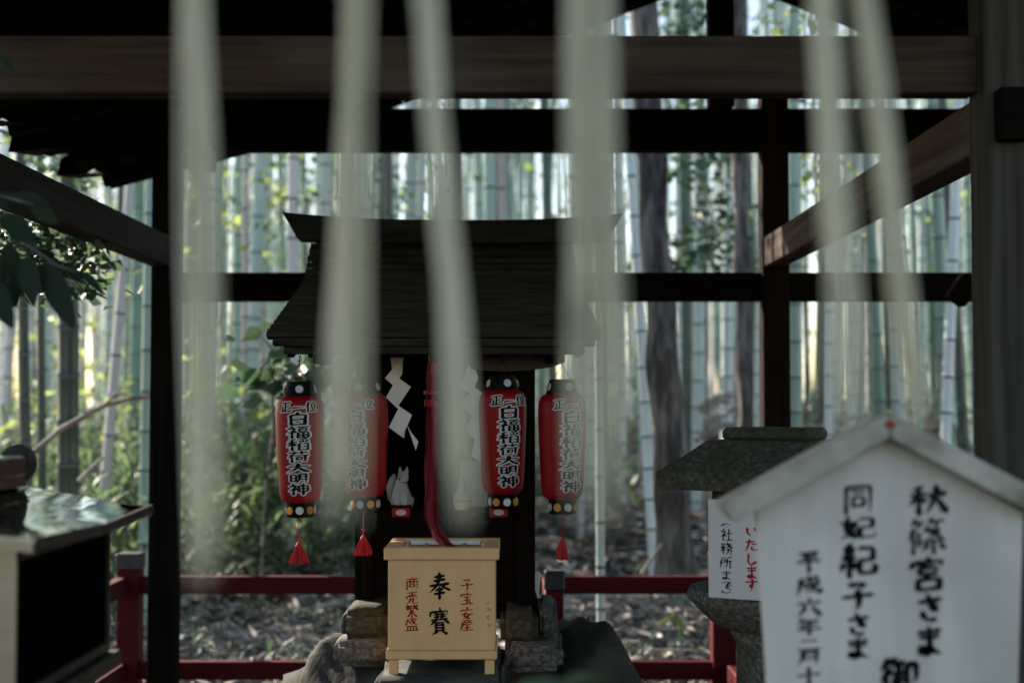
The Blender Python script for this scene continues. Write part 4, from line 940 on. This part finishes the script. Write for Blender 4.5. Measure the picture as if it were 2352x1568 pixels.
# ------------------------------------------------------------------ straw tassels close to the lens
def tassel(top, bot, Y, w0, w1, n, label, seed, ragged=.3, curve=0):
    rr_ = random.Random(seed); T0, T1 = at(*top, Y), at(*bot, Y)
    d = (T1 - T0); start = T0 - d.normalized() * .16; L = (T1 - start).length; dn = d.normalized()
    o = MB(); k = Y / F
    for i in range(n):
        u = rr_.uniform(-1, 1); dep = rr_.uniform(-1, 1) * .012; phase = rr_.uniform(0, 6); wd = rr_.uniform(.0011, .0020)
        Ln = L * (1 - ragged * rr_.random() ** 2.2); sg = 10; tw = rr_.uniform(-1.2, 1.2); rows = []
        for j in range(sg + 1):
            t = j / sg * Ln / L; half = (w0 + (w1 - w0) * t ** 2) * .5 * k
            p = start + dn * (L * t) + Vector((u * half + .0025 * math.sin(t * 7 + phase) + curve * math.sin(t * 3.1), dep * (.6 + t), 0))
            a = tw * (t + phase * .3); q_ = Vector((math.cos(a), math.sin(a), 0)) * wd * (1 if j < sg else .25)
            rows.append((p - q_, p + Vector((0, -.0006, 0)), p + q_))
        o.grid([[r_[0] for r_ in rows], [r_[1] for r_ in rows], [r_[2] for r_ in rows]])
    ob = o.build('straw_tassel', M['straw'], smooth=True, loc=start)
    return tag(ob, label, 'straw tassel', 'pale straw tassels hanging in front of the scene')
tassel((449, 0), (490, 1370), 1.16, 56, 92, 32, 'long blurred straw tassel in front of the left pavilion post', 1, .22)
tassel((818, 0), (790, 1215), 1.18, 56, 124, 34, 'blurred straw tassel in front of the lantern second from the left', 2, .28)
tassel((983, 0), (1080, 1222), 1.14, 48, 66, 32, 'slanting blurred straw tassel ending just above the cream box', 3, .10)
tassel((1352, 0), (1378, 1235), 1.10, 100, 145, 50, 'widest blurred straw tassel, in front of the right end of the shrine roof', 4, .42)
tassel((1895, 0), (1958, 1010), 1.16, 52, 72, 28, 'blurred straw tassel crossing in front of the peak of the white sign', 5, .42)
tassel((1985, 0), (2116, 990), 1.18, 52, 72, 28, 'blurred straw tassel rightmost of the six, slanting across the right side beam', 6, .12)
zr_ = at(1176, 0, 1.2).z + .17
q = MB()
for s_ in range(3):
    pts = []; 
    for i in range(121):
        x = -1.0 + i * 2.0 / 120; a = x * 26 + s_ * 2.094; pts.append((x, 1.2 + .014 * math.cos(a), zr_ + .03 * x * x + .014 * math.sin(a)))
    q.tube(pts, [.017] * 121, 8)
tag(q.build('straw_rope', M['straw'], smooth=True, loc=(0, 1.2, zr_)), 'thick twisted straw rope that carries the hanging straw tassels, above the picture', 'straw rope')

# ------------------------------------------------------------------ bamboo grove
def culm_mesh(name, m, H, rad, seed, n=10):
    rr_ = random.Random(seed); q = MB(); z = 0; pts = []; rads = []; mis = []
    bend = [rr_.uniform(-.02, .02) for _ in range(3)]
    def cx(z_): return Vector((bend[0] * math.sin(z_ * .5) + bend[1] * z_ * z_ * .02, bend[2] * math.sin(z_ * .4), z_))
    def rr(z_): return rad * (1.06 - .62 * (z_ / H) ** 1.3)
    secs = []; step = .20
    while z < H:
        r0 = rr(z); z1 = min(H, z + step)
        secs += [(z + .012, r0 * .99, 0), (z + .03, r0 * .97, 0), (z1 - .020, rr(z1) * .985, 2), (z1 - .012, rr(z1) * 1.0, 1), (z1 - .002, rr(z1) * 1.09, 0)]
        z = z1; step = min(.36, step + .012) * rr_.uniform(.97, 1.03)
    rings = [[cx(z_) + Vector((r_ * math.cos(2 * math.pi * k / n), r_ * math.sin(2 * math.pi * k / n), 0)) for k in range(n)] for z_, r_, _ in secs]
    vs = [v for r_ in rings for v in r_]
    for i in range(len(rings) - 1):
        fs = []
        mi = secs[i][2]
    q.add(vs, [], 0)
    for i in range(len(rings) - 1):
        for k in range(n):
            a, b_ = i * n + k, i * n + (k + 1) % n; q.f.append((a, b_, b_ + n, a + n)); q.m.append(secs[i][2])
    me = bpy.data.meshes.new(name); me.from_pydata([tuple(v) for v in q.v], [], q.f)
    for mm in (m, M['node_dark'], M['node_pale']): me.materials.append(mm)
    me.polygons.foreach_set('material_index', q.m); me.polygons.foreach_set('use_smooth', [True] * len(me.polygons)); return me
KIN = {}
for kind in ('green', 'pale', 'dark', 'dry'):
    KIN[kind] = [culm_mesh('bamboo_culm', M['culm_' + kind], 9.5, .05, hash(kind) % 97 if False else sum(map(ord, kind)) + s_) for s_ in range(3)]
placed = []
def bamboo(x, y, diam, kind, label, group, lean=(0, 0), hz=1.0):
    me = KIN[kind][rnd.randrange(3)]; o = bpy.data.objects.new('bamboo', me); col.objects.link(o)
    s_ = diam / .10; o.location = (x, y, gz(x, y) - .06); o.scale = (s_, s_, hz * rnd.uniform(.9, 1.1)); o.rotation_euler = (lean[1], lean[0], rnd.uniform(0, 6.28))
    o.rotation_mode = 'XYZ'
    m_ = Matrix.Rotation(lean[0], 3, 'Y') @ Matrix.Rotation(lean[1], 3, 'X') @ Matrix.Rotation(rnd.uniform(0, 6.28), 3, 'Z'); o.rotation_euler = m_.to_euler()
    placed.append((x, y)); return tag(o, label, 'bamboo', group)
G1 = 'bamboo stems standing singly in front of the grove'
# px at the height of the horizon, width in px, distance, kind, lean to the right, label
HERO = [
 (664, 30, 11.5, 'dry', -.004, 'thick grey bamboo stem rising above the left end of the shrine roof'),
 (888, 24, 12.5, 'dark', .0, 'dark green bamboo stem above the shrine roof, between two straw tassels'),
 (1132, 32, 12, 'green', -.005, 'grey green bamboo stem above the middle of the shrine roof'),
 (1268, 24, 13, 'dark', -.03, 'dark bamboo stem above the shrine roof, left of the widest tassel'),
 (1480, 26, 10.5, 'pale', -.055, 'pale bamboo stem leaning left beside the dark tree trunk'),
 (1375, 20, 7.9, 'pale', -.008, 'thin pale bamboo pole rising behind the rail right of the shrine'),
 (1826, 30, 10.5, 'green', .003, 'blue green bamboo stem just right of the brown rear post'),
 (1905, 20, 12, 'pale', .02, 'slim pale bamboo stem behind the left tassel of the right pair'),
 (2060, 22, 11, 'pale', -.006, 'pale bamboo stem with dark nodes above the white sign'),
 (2180, 26, 10, 'pale', .06, 'pale bamboo stem leaning right, crossing another near the right post'),
 (2205, 26, 10.6, 'dark', -.05, 'dark bamboo stem leaning left, crossing a paler one near the right post'),
 (60, 26, 8.6, 'dark', -.03, 'thin dark bamboo stem nearest the left edge'),
 (98, 20, 9.0, 'dark', -.02, 'slender dark bamboo stem second from the left edge'),
 (158, 50, 8.8, 'dark', -.012, 'thick dark green bamboo stem above the metal box'),
 (255, 24, 10, 'dry', .07, 'dry pinkish bamboo stem leaning right above the metal box'),
 (338, 26, 9.5, 'green', .004, 'green bamboo stem close to the left of the dark pavilion post'),
 (548, 26, 14, 'green', .0, 'pale green bamboo stem behind the first straw tassel, on its right'),
 (1600, 24, 13, 'pale', .01, 'pale bamboo stem right of the dark tree trunk'),
 (1425, 20, 14, 'pale', -.01, 'whitish bamboo stem just right of the widest tassel'),
]
for px, wpx, Y, kind, lean, lab in HERO:
    x = xat(px, Y); bamboo(x - 1.5 * lean, Y, wpx / F * Y, kind, lab, G1, (lean, rnd.uniform(-.02, .02)))
LAB = {'green': 'slender green bamboo stem among many alike in the blurred grove', 'pale': 'slender whitish green bamboo stem among many alike in the blurred grove',
       'dark': 'slender dark green bamboo stem among many alike in the blurred grove', 'dry': 'slender dry tan bamboo stem among many alike in the blurred grove'}
GRP = {'green': 'green bamboo stems of the grove', 'pale': 'whitish green bamboo stems of the grove', 'dark': 'dark green bamboo stems of the grove', 'dry': 'dry tan bamboo stems of the grove'}
cnt = 0; tries = 0
while cnt < 262 and tries < 20000:
    tries += 1
    y = 11.5 + 17 * rnd.random() ** .9; x = rnd.uniform(-.385, .385) * y
    if any((x - a) ** 2 + (y - c) ** 2 < .30 ** 2 for a, c in placed): continue
    px = 1176 + x / y * F
    if px < 350 and rnd.random() < .45: continue
    if abs(px - 1540) < 60 and y < 13: continue
    r_ = rnd.random(); kind = 'pale' if r_ < .40 else 'green' if r_ < .70 else 'dry' if r_ < .82 else 'dark'
    bamboo(x, y, rnd.uniform(.055, .135), kind, LAB[kind], GRP[kind], (rnd.gauss(0, .028), rnd.gauss(0, .03))); cnt += 1
# the far grove that reads as one mass
q = MB()
for i in range(640):
    y = 29 + 40 * rnd.random(); x = rnd.uniform(-.40, .40) * y; r_ = rnd.uniform(.028, .08); l_ = rnd.gauss(0, .035); h = 10
    z = gz(x, y) - .1; q.tube([(x, y, z), (x + l_ * h, y, z + h)], [r_, r_ * .5], 6, rnd.choice((0, 0, 1, 1, 2, 3)), cap=False)
tag(q.build('bamboo_grove', [M['culm_pale'], M['culm_green'], M['culm_dry'], M['culm_dark']], smooth=True), 'mass of far bamboo stems fading behind the nearer grove', 'bamboo grove', kind='stuff')

# leaves
def leaf_quad(mb, p, size, asp=.22, droop=.5, mi=0, rr_=rnd):
    a = rr_.uniform(0, 6.283); d = Vector((math.cos(a), math.sin(a), -droop * rr_.random())).normalized()
    n = Vector((rr_.uniform(-1, 1), rr_.uniform(-1, 1), rr_.uniform(.2, 1))); s_ = d.cross(n).normalized() * size * asp
    L = d * size; mb.add([p, p + L * .45 + s_, p + L + Vector((0, 0, -.12 * size)), p + L * .45 - s_], [(0, 1, 2, 3)], mi)
def sprays(mb, n, fx_, per=(14, 26), spread=.35, size=(.09, .16), **k):
    for i in range(n):
        c = fx_()
        if c is None: continue
        for j in range(rnd.randint(*per)):
            p = c + Vector((rnd.gauss(0, spread), rnd.gauss(0, spread), rnd.gauss(0, spread * .55))); leaf_quad(mb, p, rnd.uniform(*size), **k)
# canopy overhead (breaks up the sunlight)
q = MB()
def can():
    y = rnd.uniform(8.5, 40); x = rnd.uniform(-.5, .42) * y - 2; return Vector((x, y, gz(x, y) + rnd.uniform(5.2, 10.5)))
sprays(q, 300, can, (20, 34), .5, (.14, .24))
tag(q.build('bamboo_canopy', M['leaf']), 'canopy of bamboo leaves above the stems of the grove', 'foliage', kind='stuff')
# lighter leaves hanging among the stems
q = MB()
def mid():
    y = rnd.uniform(13, 34); x = rnd.uniform(-.37, .37) * y; return Vector((x, y, gz(x, y) + .8 + 5.5 * rnd.random() ** .9))
sprays(q, 300, mid, (12, 24), .32, (.09, .17))
def midl():
    y = rnd.uniform(11, 22); x = rnd.uniform(-.37, -.13) * y; return Vector((x, y, gz(x, y) + .4 + 4.5 * rnd.random()))
sprays(q, 90, midl, (12, 24), .3, (.09, .16))
def mid2():
    y = rnd.uniform(13, 30); x = rnd.uniform(-.37, .37) * y; return Vector((x, y, gz(x, y) + 2.2 + 4.5 * rnd.random()))
qd = MB(); _q = q; q = qd; sprays(qd, 170, mid2, (20, 34), .34, (.10, .18)); q = _q
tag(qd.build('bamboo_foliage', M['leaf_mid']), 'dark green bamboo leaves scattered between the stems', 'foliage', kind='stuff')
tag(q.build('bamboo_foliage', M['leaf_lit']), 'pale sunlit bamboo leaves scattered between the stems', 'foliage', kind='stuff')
# dark undergrowth: bamboo grass, denser at the left
q = MB()
def blade(mb, base, L, mi=0):
    a = rnd.uniform(0, 6.283); d = Vector((math.cos(a), math.sin(a), 0)); side = Vector((-d.y, d.x, 0)); w_ = L * rnd.uniform(.035, .065); up = rnd.uniform(.55, 1.1); pts = []
    for t in (0, .35, .7, 1): pts.append(base + d * (L * .75 * t ** 1.4) + Vector((0, 0, L * up * (t - .55 * t * t))))
    ws = (.3, 1, .8, .05)
    mb.grid([[p - side * w_ * k for p, k in zip(pts, ws)], [p + side * w_ * k for p, k in zip(pts, ws)]], mi)
def under(n, xr_, yr_, hmax):
    for i in range(n):
        y = rnd.uniform(*yr_); x = rnd.uniform(*xr_) * y
        h = hmax * (1 - .5 * rnd.random()); z = gz(x, y)
        for j in range(rnd.randint(12, 22)): blade(q, Vector((x + rnd.gauss(0, .16), y + rnd.gauss(0, .16), z + h * rnd.random() ** .8)), rnd.uniform(.20, .42), 0 if rnd.random() < .45 else 1)
under(170, (-.37, -.245), (9.2, 15), 1.2)
under(210, (-.235, -.10), (10.6, 15), 1.15)
under(60, (-.12, .0), (12, 17), .9)
under(60, (.0, .36), (12, 22), .7)
def low(n, xr_, yr_):
    for i in range(n):
        y = rnd.uniform(*yr_); x = rnd.uniform(*xr_) * y
        for j in range(rnd.randint(5, 10)): blade(q, Vector((x + rnd.gauss(0, .07), y + rnd.gauss(0, .07), gz(x, y) + .12 * rnd.random())), rnd.uniform(.10, .22), 0)
low(26, (-.24, -.08), (7.6, 10)); low(40, (.06, .19), (7.8, 12))
tag(q.build('undergrowth', [M['leaf_mid'], M['leaf']]), 'bamboo grass and low green undergrowth on the forest floor', 'undergrowth', kind='stuff')
# leaf litter
q = MB()
for i in range(27000):
    y = 7.1 + 13 * rnd.random() ** 1.7; x = rnd.uniform(-.36, .37) * (y + 1); z = gz(x, y) + rnd.uniform(.0, .05)
    a = rnd.uniform(0, 6.283); d = Vector((math.cos(a), math.sin(a), rnd.gauss(.05, .3))).normalized(); n_ = Vector((rnd.gauss(0, .5), rnd.gauss(0, .5), 1)); s_ = d.cross(n_).normalized(); L = rnd.uniform(.08, .26); w_ = L * rnd.uniform(.06, .14)
    p = Vector((x, y, z)); q.add([p - d * L / 2, p + s_ * w_ / 1.4 + Vector((0, 0, .012)), p + d * L / 2, p - s_ * w_ / 1.4], [(0, 1, 2, 3)])
tag(q.build('leaf_litter', M['litter']), 'dry greyish bamboo leaves covering the forest floor', 'leaf litter', kind='stuff')
q = MB()
for i in range(260):
    y = 7.6 + 12 * rnd.random(); x = rnd.uniform(-.3, .37) * y; z = gz(x, y) + .03; a = rnd.uniform(0, 6.283); L = rnd.uniform(.15, .7); d = Vector((math.cos(a) * L, math.sin(a) * L, rnd.uniform(-.02, .12)))
    q.tube([(x, y, z), Vector((x, y, z)) + d], [.009, .005], 5, cap=False)
tag(q.build('twig_litter', M['twig']), 'scattered dry twigs lying on the forest floor', 'twigs', kind='stuff')

# ------------------------------------------------------------------ trees, shrubs, branches
def tree_trunk(name, pts, label, seed, crown=None):
    P = [at(px, py, Y) for px, py, Y, w_ in pts]; rad = [w_ / 2 / F * Y for px, py, Y, w_ in pts]; rr_ = random.Random(seed)
    base = P[0]; o = thing(name, base, label, 'tree'); q = MB(); n = 18
    fine, fr = [], []
    for i in range(len(P) - 1):
        for k in range(8): t = k / 8; fine.append(P[i].lerp(P[i + 1], t)); fr.append(rad[i] + (rad[i + 1] - rad[i]) * t)
    fine.append(P[-1]); fr.append(rad[-1])
    q.tube(fine, fr, n)
    q.v = [tuple(Vector(v) + Vector((math.sin(v[2] * 9 + v[0] * 31), math.cos(v[2] * 7 + v[1] * 27), 0)) * .012 * (1 + .6 * math.sin(v[2] * 3 + i_ % n))) for i_, v in enumerate(q.v)]
    q.build('trunk', M['bark'], o, smooth=True)
    for b_ in (crown or []):
        q = MB(); q.tube([at(*p) for p in b_[0]], b_[1], 8); q.build('branch', M['bark'], o, smooth=True)
    q = MB(); topc = P[-1]
    for i in range(60):
        c = topc + Vector((rr_.gauss(0, .9), rr_.gauss(0, .9), rr_.uniform(-.3, 1.8)))
        for j in range(22): leaf_quad(q, c + Vector((rr_.gauss(0, .22), rr_.gauss(0, .22), rr_.gauss(0, .15))), rr_.uniform(.07, .12), .3, rr_=rr_)
    q.build('crown', M['leaf_mid'], o)
    return o
tree_trunk('tree', [(1552, 1345, 9.0, 104), (1548, 1200, 9.0, 84), (1530, 900, 9.05, 74), (1506, 600, 9.1, 66), (1478, 0, 9.2, 62), (1440, -700, 9.4, 46)], 'dark rough barked tree trunk leaning left, right of the shrine', 3)
tree_trunk('tree', [(1716, 1150, 10.5, 44), (1712, 900, 10.5, 38), (1702, 500, 10.5, 34), (1690, 0, 10.6, 30), (1680, -600, 10.7, 22)], 'slim dark tree trunk just left of the brown rear post', 4)
def shrub(name, label, centers, m, size, n, spread, seed, stems, asp=.3, cat='shrub'):
    rr_ = random.Random(seed); o = thing(name, stems[0][0], label, cat)
    q = MB()
    for c in centers:
        for j in range(n): leaf_quad(q, c + Vector((rr_.gauss(0, spread), rr_.gauss(0, spread), rr_.gauss(0, spread * .7))), rr_.uniform(*size), asp, rr_=rr_)
    q.build('foliage', m, o)
    q = MB()
    for s_ in stems: q.tube(s_, [.010] * (len(s_) - 1) + [.003], 6)
    q.build('stem', M['bark'], o)
    return o
# leafy clumps hanging in the right upper part and behind the left lantern
C = [at(px, py, Y) for px, py, Y in ((1590, 400, 11.2), (1640, 470, 11.5), (1600, 560, 11.3), (1660, 380, 11.8), (1570, 40, 11.5), (1620, 20, 11.5), (1560, 610, 11), (1690, 560, 11.8), (1640, 620, 11.3), (1600, 250, 11.4), (1650, 300, 11.4))]
g0 = at(1625, 1050, 11.4)
shrub('leafy_sapling', 'leafy dark green sapling between the two dark tree trunks', C, M['leaf_mid'], (.06, .11), 60, .17, 5, [[Vector((g0.x, g0.y, gz(g0.x, g0.y))), at(1622, 600, 11.4), at(1615, 300, 11.4), at(1600, 0, 11.5)], [at(1622, 600, 11.4), at(1680, 520, 11.8)]], .42, 'sapling')
C = [at(px, py, Y) for px, py, Y in ((1850, 420, 10.8), (1870, 360, 11), (1840, 60, 11), (1800, 80, 11), (1830, 540, 11), (1900, 30, 11.4))]
g1 = at(1850, 1050, 11)
shrub('leafy_sapling', 'thin yellow green sapling right of the brown rear post', C, M['leaf_lit'], (.06, .10), 32, .16, 6, [[Vector((g1.x, g1.y, gz(g1.x, g1.y))), at(1852, 600, 11), at(1850, 0, 11)]], .4, 'sapling')
C = [at(px, py, Y) for px, py, Y in ((625, 880, 6.9), (650, 850, 6.9), (690, 850, 7.0), (735, 845, 7.0), (760, 870, 7.1), (610, 790, 7.2), (780, 840, 7.2))]
g2 = at(640, 1300, 7.4)
shrub('broadleaf_shrub', 'broad leaved green shrub behind the left red lantern', C, M['leaf_mid'], (.08, .14), 16, .075, 8, [[Vector((xat(600, 9.6), 9.6, gz(xat(600, 9.6), 9.6))), at(612, 1120, 9.0), at(632, 960, 8.0), at(680, 870, 7.0)], [at(628, 980, 8.1), at(625, 880, 6.9)], [at(680, 900, 7.0), at(760, 860, 7.1)]], .36)
C = [at(px, py, Y) for px, py, Y in ((690, 1080, 11.4), (640, 1000, 11.6), (560, 1040, 11.8), (740, 1000, 11.8), (620, 1150, 11.4), (520, 1100, 11.8), (500, 960, 12.2), (760, 1100, 11.6))]
g3 = at(640, 1300, 11.6)
shrub('leafy_bush', 'low green bush between the first two straw tassels, behind the rail', C, M['leaf_mid'], (.10, .18), 70, .20, 9, [[Vector((g3.x, 11.6, gz(g3.x, 11.6))), at(640, 1100, 11.6), at(600, 1000, 11.7)]], .16)
# evergreen branch hanging in from the left, fairly near
def branch_leaf(mb, p, d, L, W, nrm):
    d = d.normalized(); s_ = d.cross(nrm).normalized(); up = s_.cross(d); rows = []
    for i in range(7):
        t = i / 6; w_ = W * math.sin(math.pi * min(.98, .06 + t * .94)) ** .8; c = p + d * (L * t) - Vector((0, 0, .25 * L * t * t))
        rows.append((c - s_ * w_ + up * .12 * w_, c, c + s_ * w_ + up * .12 * w_))
    mb.grid([[r_[i] for r_ in rows] for i in range(3)])
o = thing('evergreen_branch', at(-60, 420, 3.1), 'dark evergreen branch with large glossy leaves reaching in at the left edge', 'branch')
q = MB(); q.tube([at(-200, 380, 3.1), at(-40, 480, 3.08), at(60, 560, 3.05), at(130, 610, 3.02), at(190, 630, 3.0)], [.008, .006, .004, .003, .0015], 7); q.tube([at(-120, 420, 3.1), at(-20, 445, 3.05), at(80, 470, 3.0)], [.005, .003, .0015], 6); q.build('twig', M['bark'], o)
q = MB(); rr_ = random.Random(4)
for (px, py, dx, dy, L, W) in ((95, 605, .75, -1.0, .135, .030), (180, 625, 1, -.55, .062, .012), (150, 610, .7, -.5, .05, .012), (60, 590, .3, -1, .09, .024), (20, 560, .1, -1, .11, .026), (-20, 560, -.1, -1, .12, .028), (0, 500, .8, -.3, .10, .025), (70, 475, .9, -.25, .07, .02),
                                (-30, 470, .7, .3, .09, .02), (20, 460, .9, .15, .09, .02), (-10, 600, .2, -1, .1, .025), (-30, 640, .6, -.8, .10, .026), (0, 130, .8, -.6, .04, .008)):
    branch_leaf(q, at(px, py, 3.02 + rr_.uniform(-.04, .04)), Vector((dx, rr_.uniform(-.3, .3), dy)), L, W, Vector((rr_.uniform(-.5, .5), -1, rr_.uniform(-.2, .4))))
q.build('leaves', M['leaf_dark'], o, smooth=True)
C = [at(px, py, Y) for px, py, Y in ((20, 560, 5.4), (70, 590, 5.5), (130, 600, 5.4), (180, 590, 5.6), (100, 540, 5.6), (40, 640, 5.3), (200, 650, 5.6), (10, 500, 5.6), (150, 560, 5.6), (60, 520, 5.5))]
shrub('maple_spray', 'spray of small bright green leaves at the left edge behind the dark glossy leaves', C, M['leaf_mid'], (.04, .075), 52, .075, 12, [[at(-180, 460, 5.5), at(40, 560, 5.5), at(200, 640, 5.5)]], .4, 'branch')
C = [at(px, py, Y) for px, py, Y in ((60, 340, 8), (20, 300, 8), (150, 380, 8.2), (110, 330, 8.2), (10, 420, 8), (180, 400, 8.3))]
shrub('maple_spray', 'thin leafy spray hanging just below the left roof eave', C, M['leaf_mid'], (.05, .09), 22, .10, 13, [[at(-150, 250, 8), at(60, 320, 8), at(190, 400, 8.3)]], .4, 'branch')
# fallen cane, fallen logs
o = thing('fallen_cane', at(80, 1030, 8.0), 'grey bent bamboo cane slanting across the undergrowth above the metal box', 'cane')
q = MB(); q.tube([at(60, 1052, 7.9), at(140, 985, 8.0), (at(240, 930, 8.1)), at(300, 915, 8.2), at(430, 902, 8.4)], [.017, .017, .016, .014, .012], 8); q.build('stem', M['twig'], o, smooth=True)
q = MB(); q.tube([at(240, 930, 8.1), at(262, 905, 8.1), at(300, 898, 8.15)], [.010, .007, .004], 6); q.build('twig', M['twig'], o, smooth=True)
o = thing('fallen_cane', at(185, 1100, 8.3), 'short grey cane stub poking from the undergrowth beside the thick dark stem', 'cane')
q = MB(); q.tube([at(180, 1105, 8.3), at(236, 1050, 8.4)], [.014, .010], 8); q.build('stem', M['twig'], o, smooth=True)
for i, (a, c, r_, lab) in enumerate((((1616, 940, 12), (1690, 905, 12.4), .05, 'upper pale log fallen on the slope behind the dark tree'), ((1620, 985, 11.8), (1700, 980, 12), .035, 'lower pale log lying level left of the brown rear post'), ((1600, 1010, 12), (1700, 930, 12.4), .03, 'thin pale log slanting across the fallen logs'), ((1850, 990, 12), (2010, 950, 12.6), .03, 'pale log on the slope right of the brown rear post'))):
    A_, C_ = at(*a), at(*c); q = MB(); q.tube([A_, A_.lerp(C_, .5) + Vector((0, 0, .03)), C_], [r_, r_ * .9, r_ * .7], 8)
    tag(q.build('fallen_log', M['twig'], smooth=True, loc=A_), lab, 'log', 'logs fallen on the slope')
q = MB(); A_ = at(1474, 1318, 8.4); q.tube([A_, at(1492, 1290, 8.4), at(1520, 1248, 8.45)], [.014, .011, .006], 7); tag(q.build('dead_branch', M['twig'], smooth=True, loc=A_), 'pale dead branch leaning against the foot of the dark tree', 'branch')
# young sprout with two yellow-green leaves; blurred plant in front
o = thing('bamboo_sprout', at(1548, 1450, 7.4), 'tiny bright yellow green sprout of two leaves on the dry litter', 'sprout')
q = MB(); branch_leaf(q, at(1552, 1416, 7.4), Vector((-1, 0, -.2)), .105, .012, Vector((0, -1, .5))); branch_leaf(q, at(1552, 1416, 7.4), Vector((.5, -.2, -.75)), .075, .014, Vector((0, -1, .2))); q.build('leaves', M['leaf_lit'], o)
q = MB(); q.tube([at(1550, 1500, 7.42), at(1552, 1416, 7.4)], [.004, .002], 6); q.build('stem', M['leaf_lit'], o)
o = thing('green_plant', at(1256, 1640, 1.9), 'blurred green leafy plant tip at the bottom edge, right of the cream box', 'plant')
q = MB()
for i in range(26):
    rr_ = random.Random(i); a = rr_.uniform(0, 6.28); branch_leaf(q, at(1256 + rr_.uniform(-45, 45), 1572 + rr_.uniform(-14, 30), 1.9 + rr_.uniform(-.05, .05)), Vector((math.cos(a), math.sin(a) * .6, rr_.uniform(-.1, .35))), .045, .012, Vector((0, -.4, 1)))
q.build('leaves', M['leaf_mid'], o)
q = MB(); q.tube([(xat(1256, 1.9), 1.9, 0), at(1256, 1620, 1.9)], [.006, .003], 6); q.build('stem', M['leaf_mid'], o)
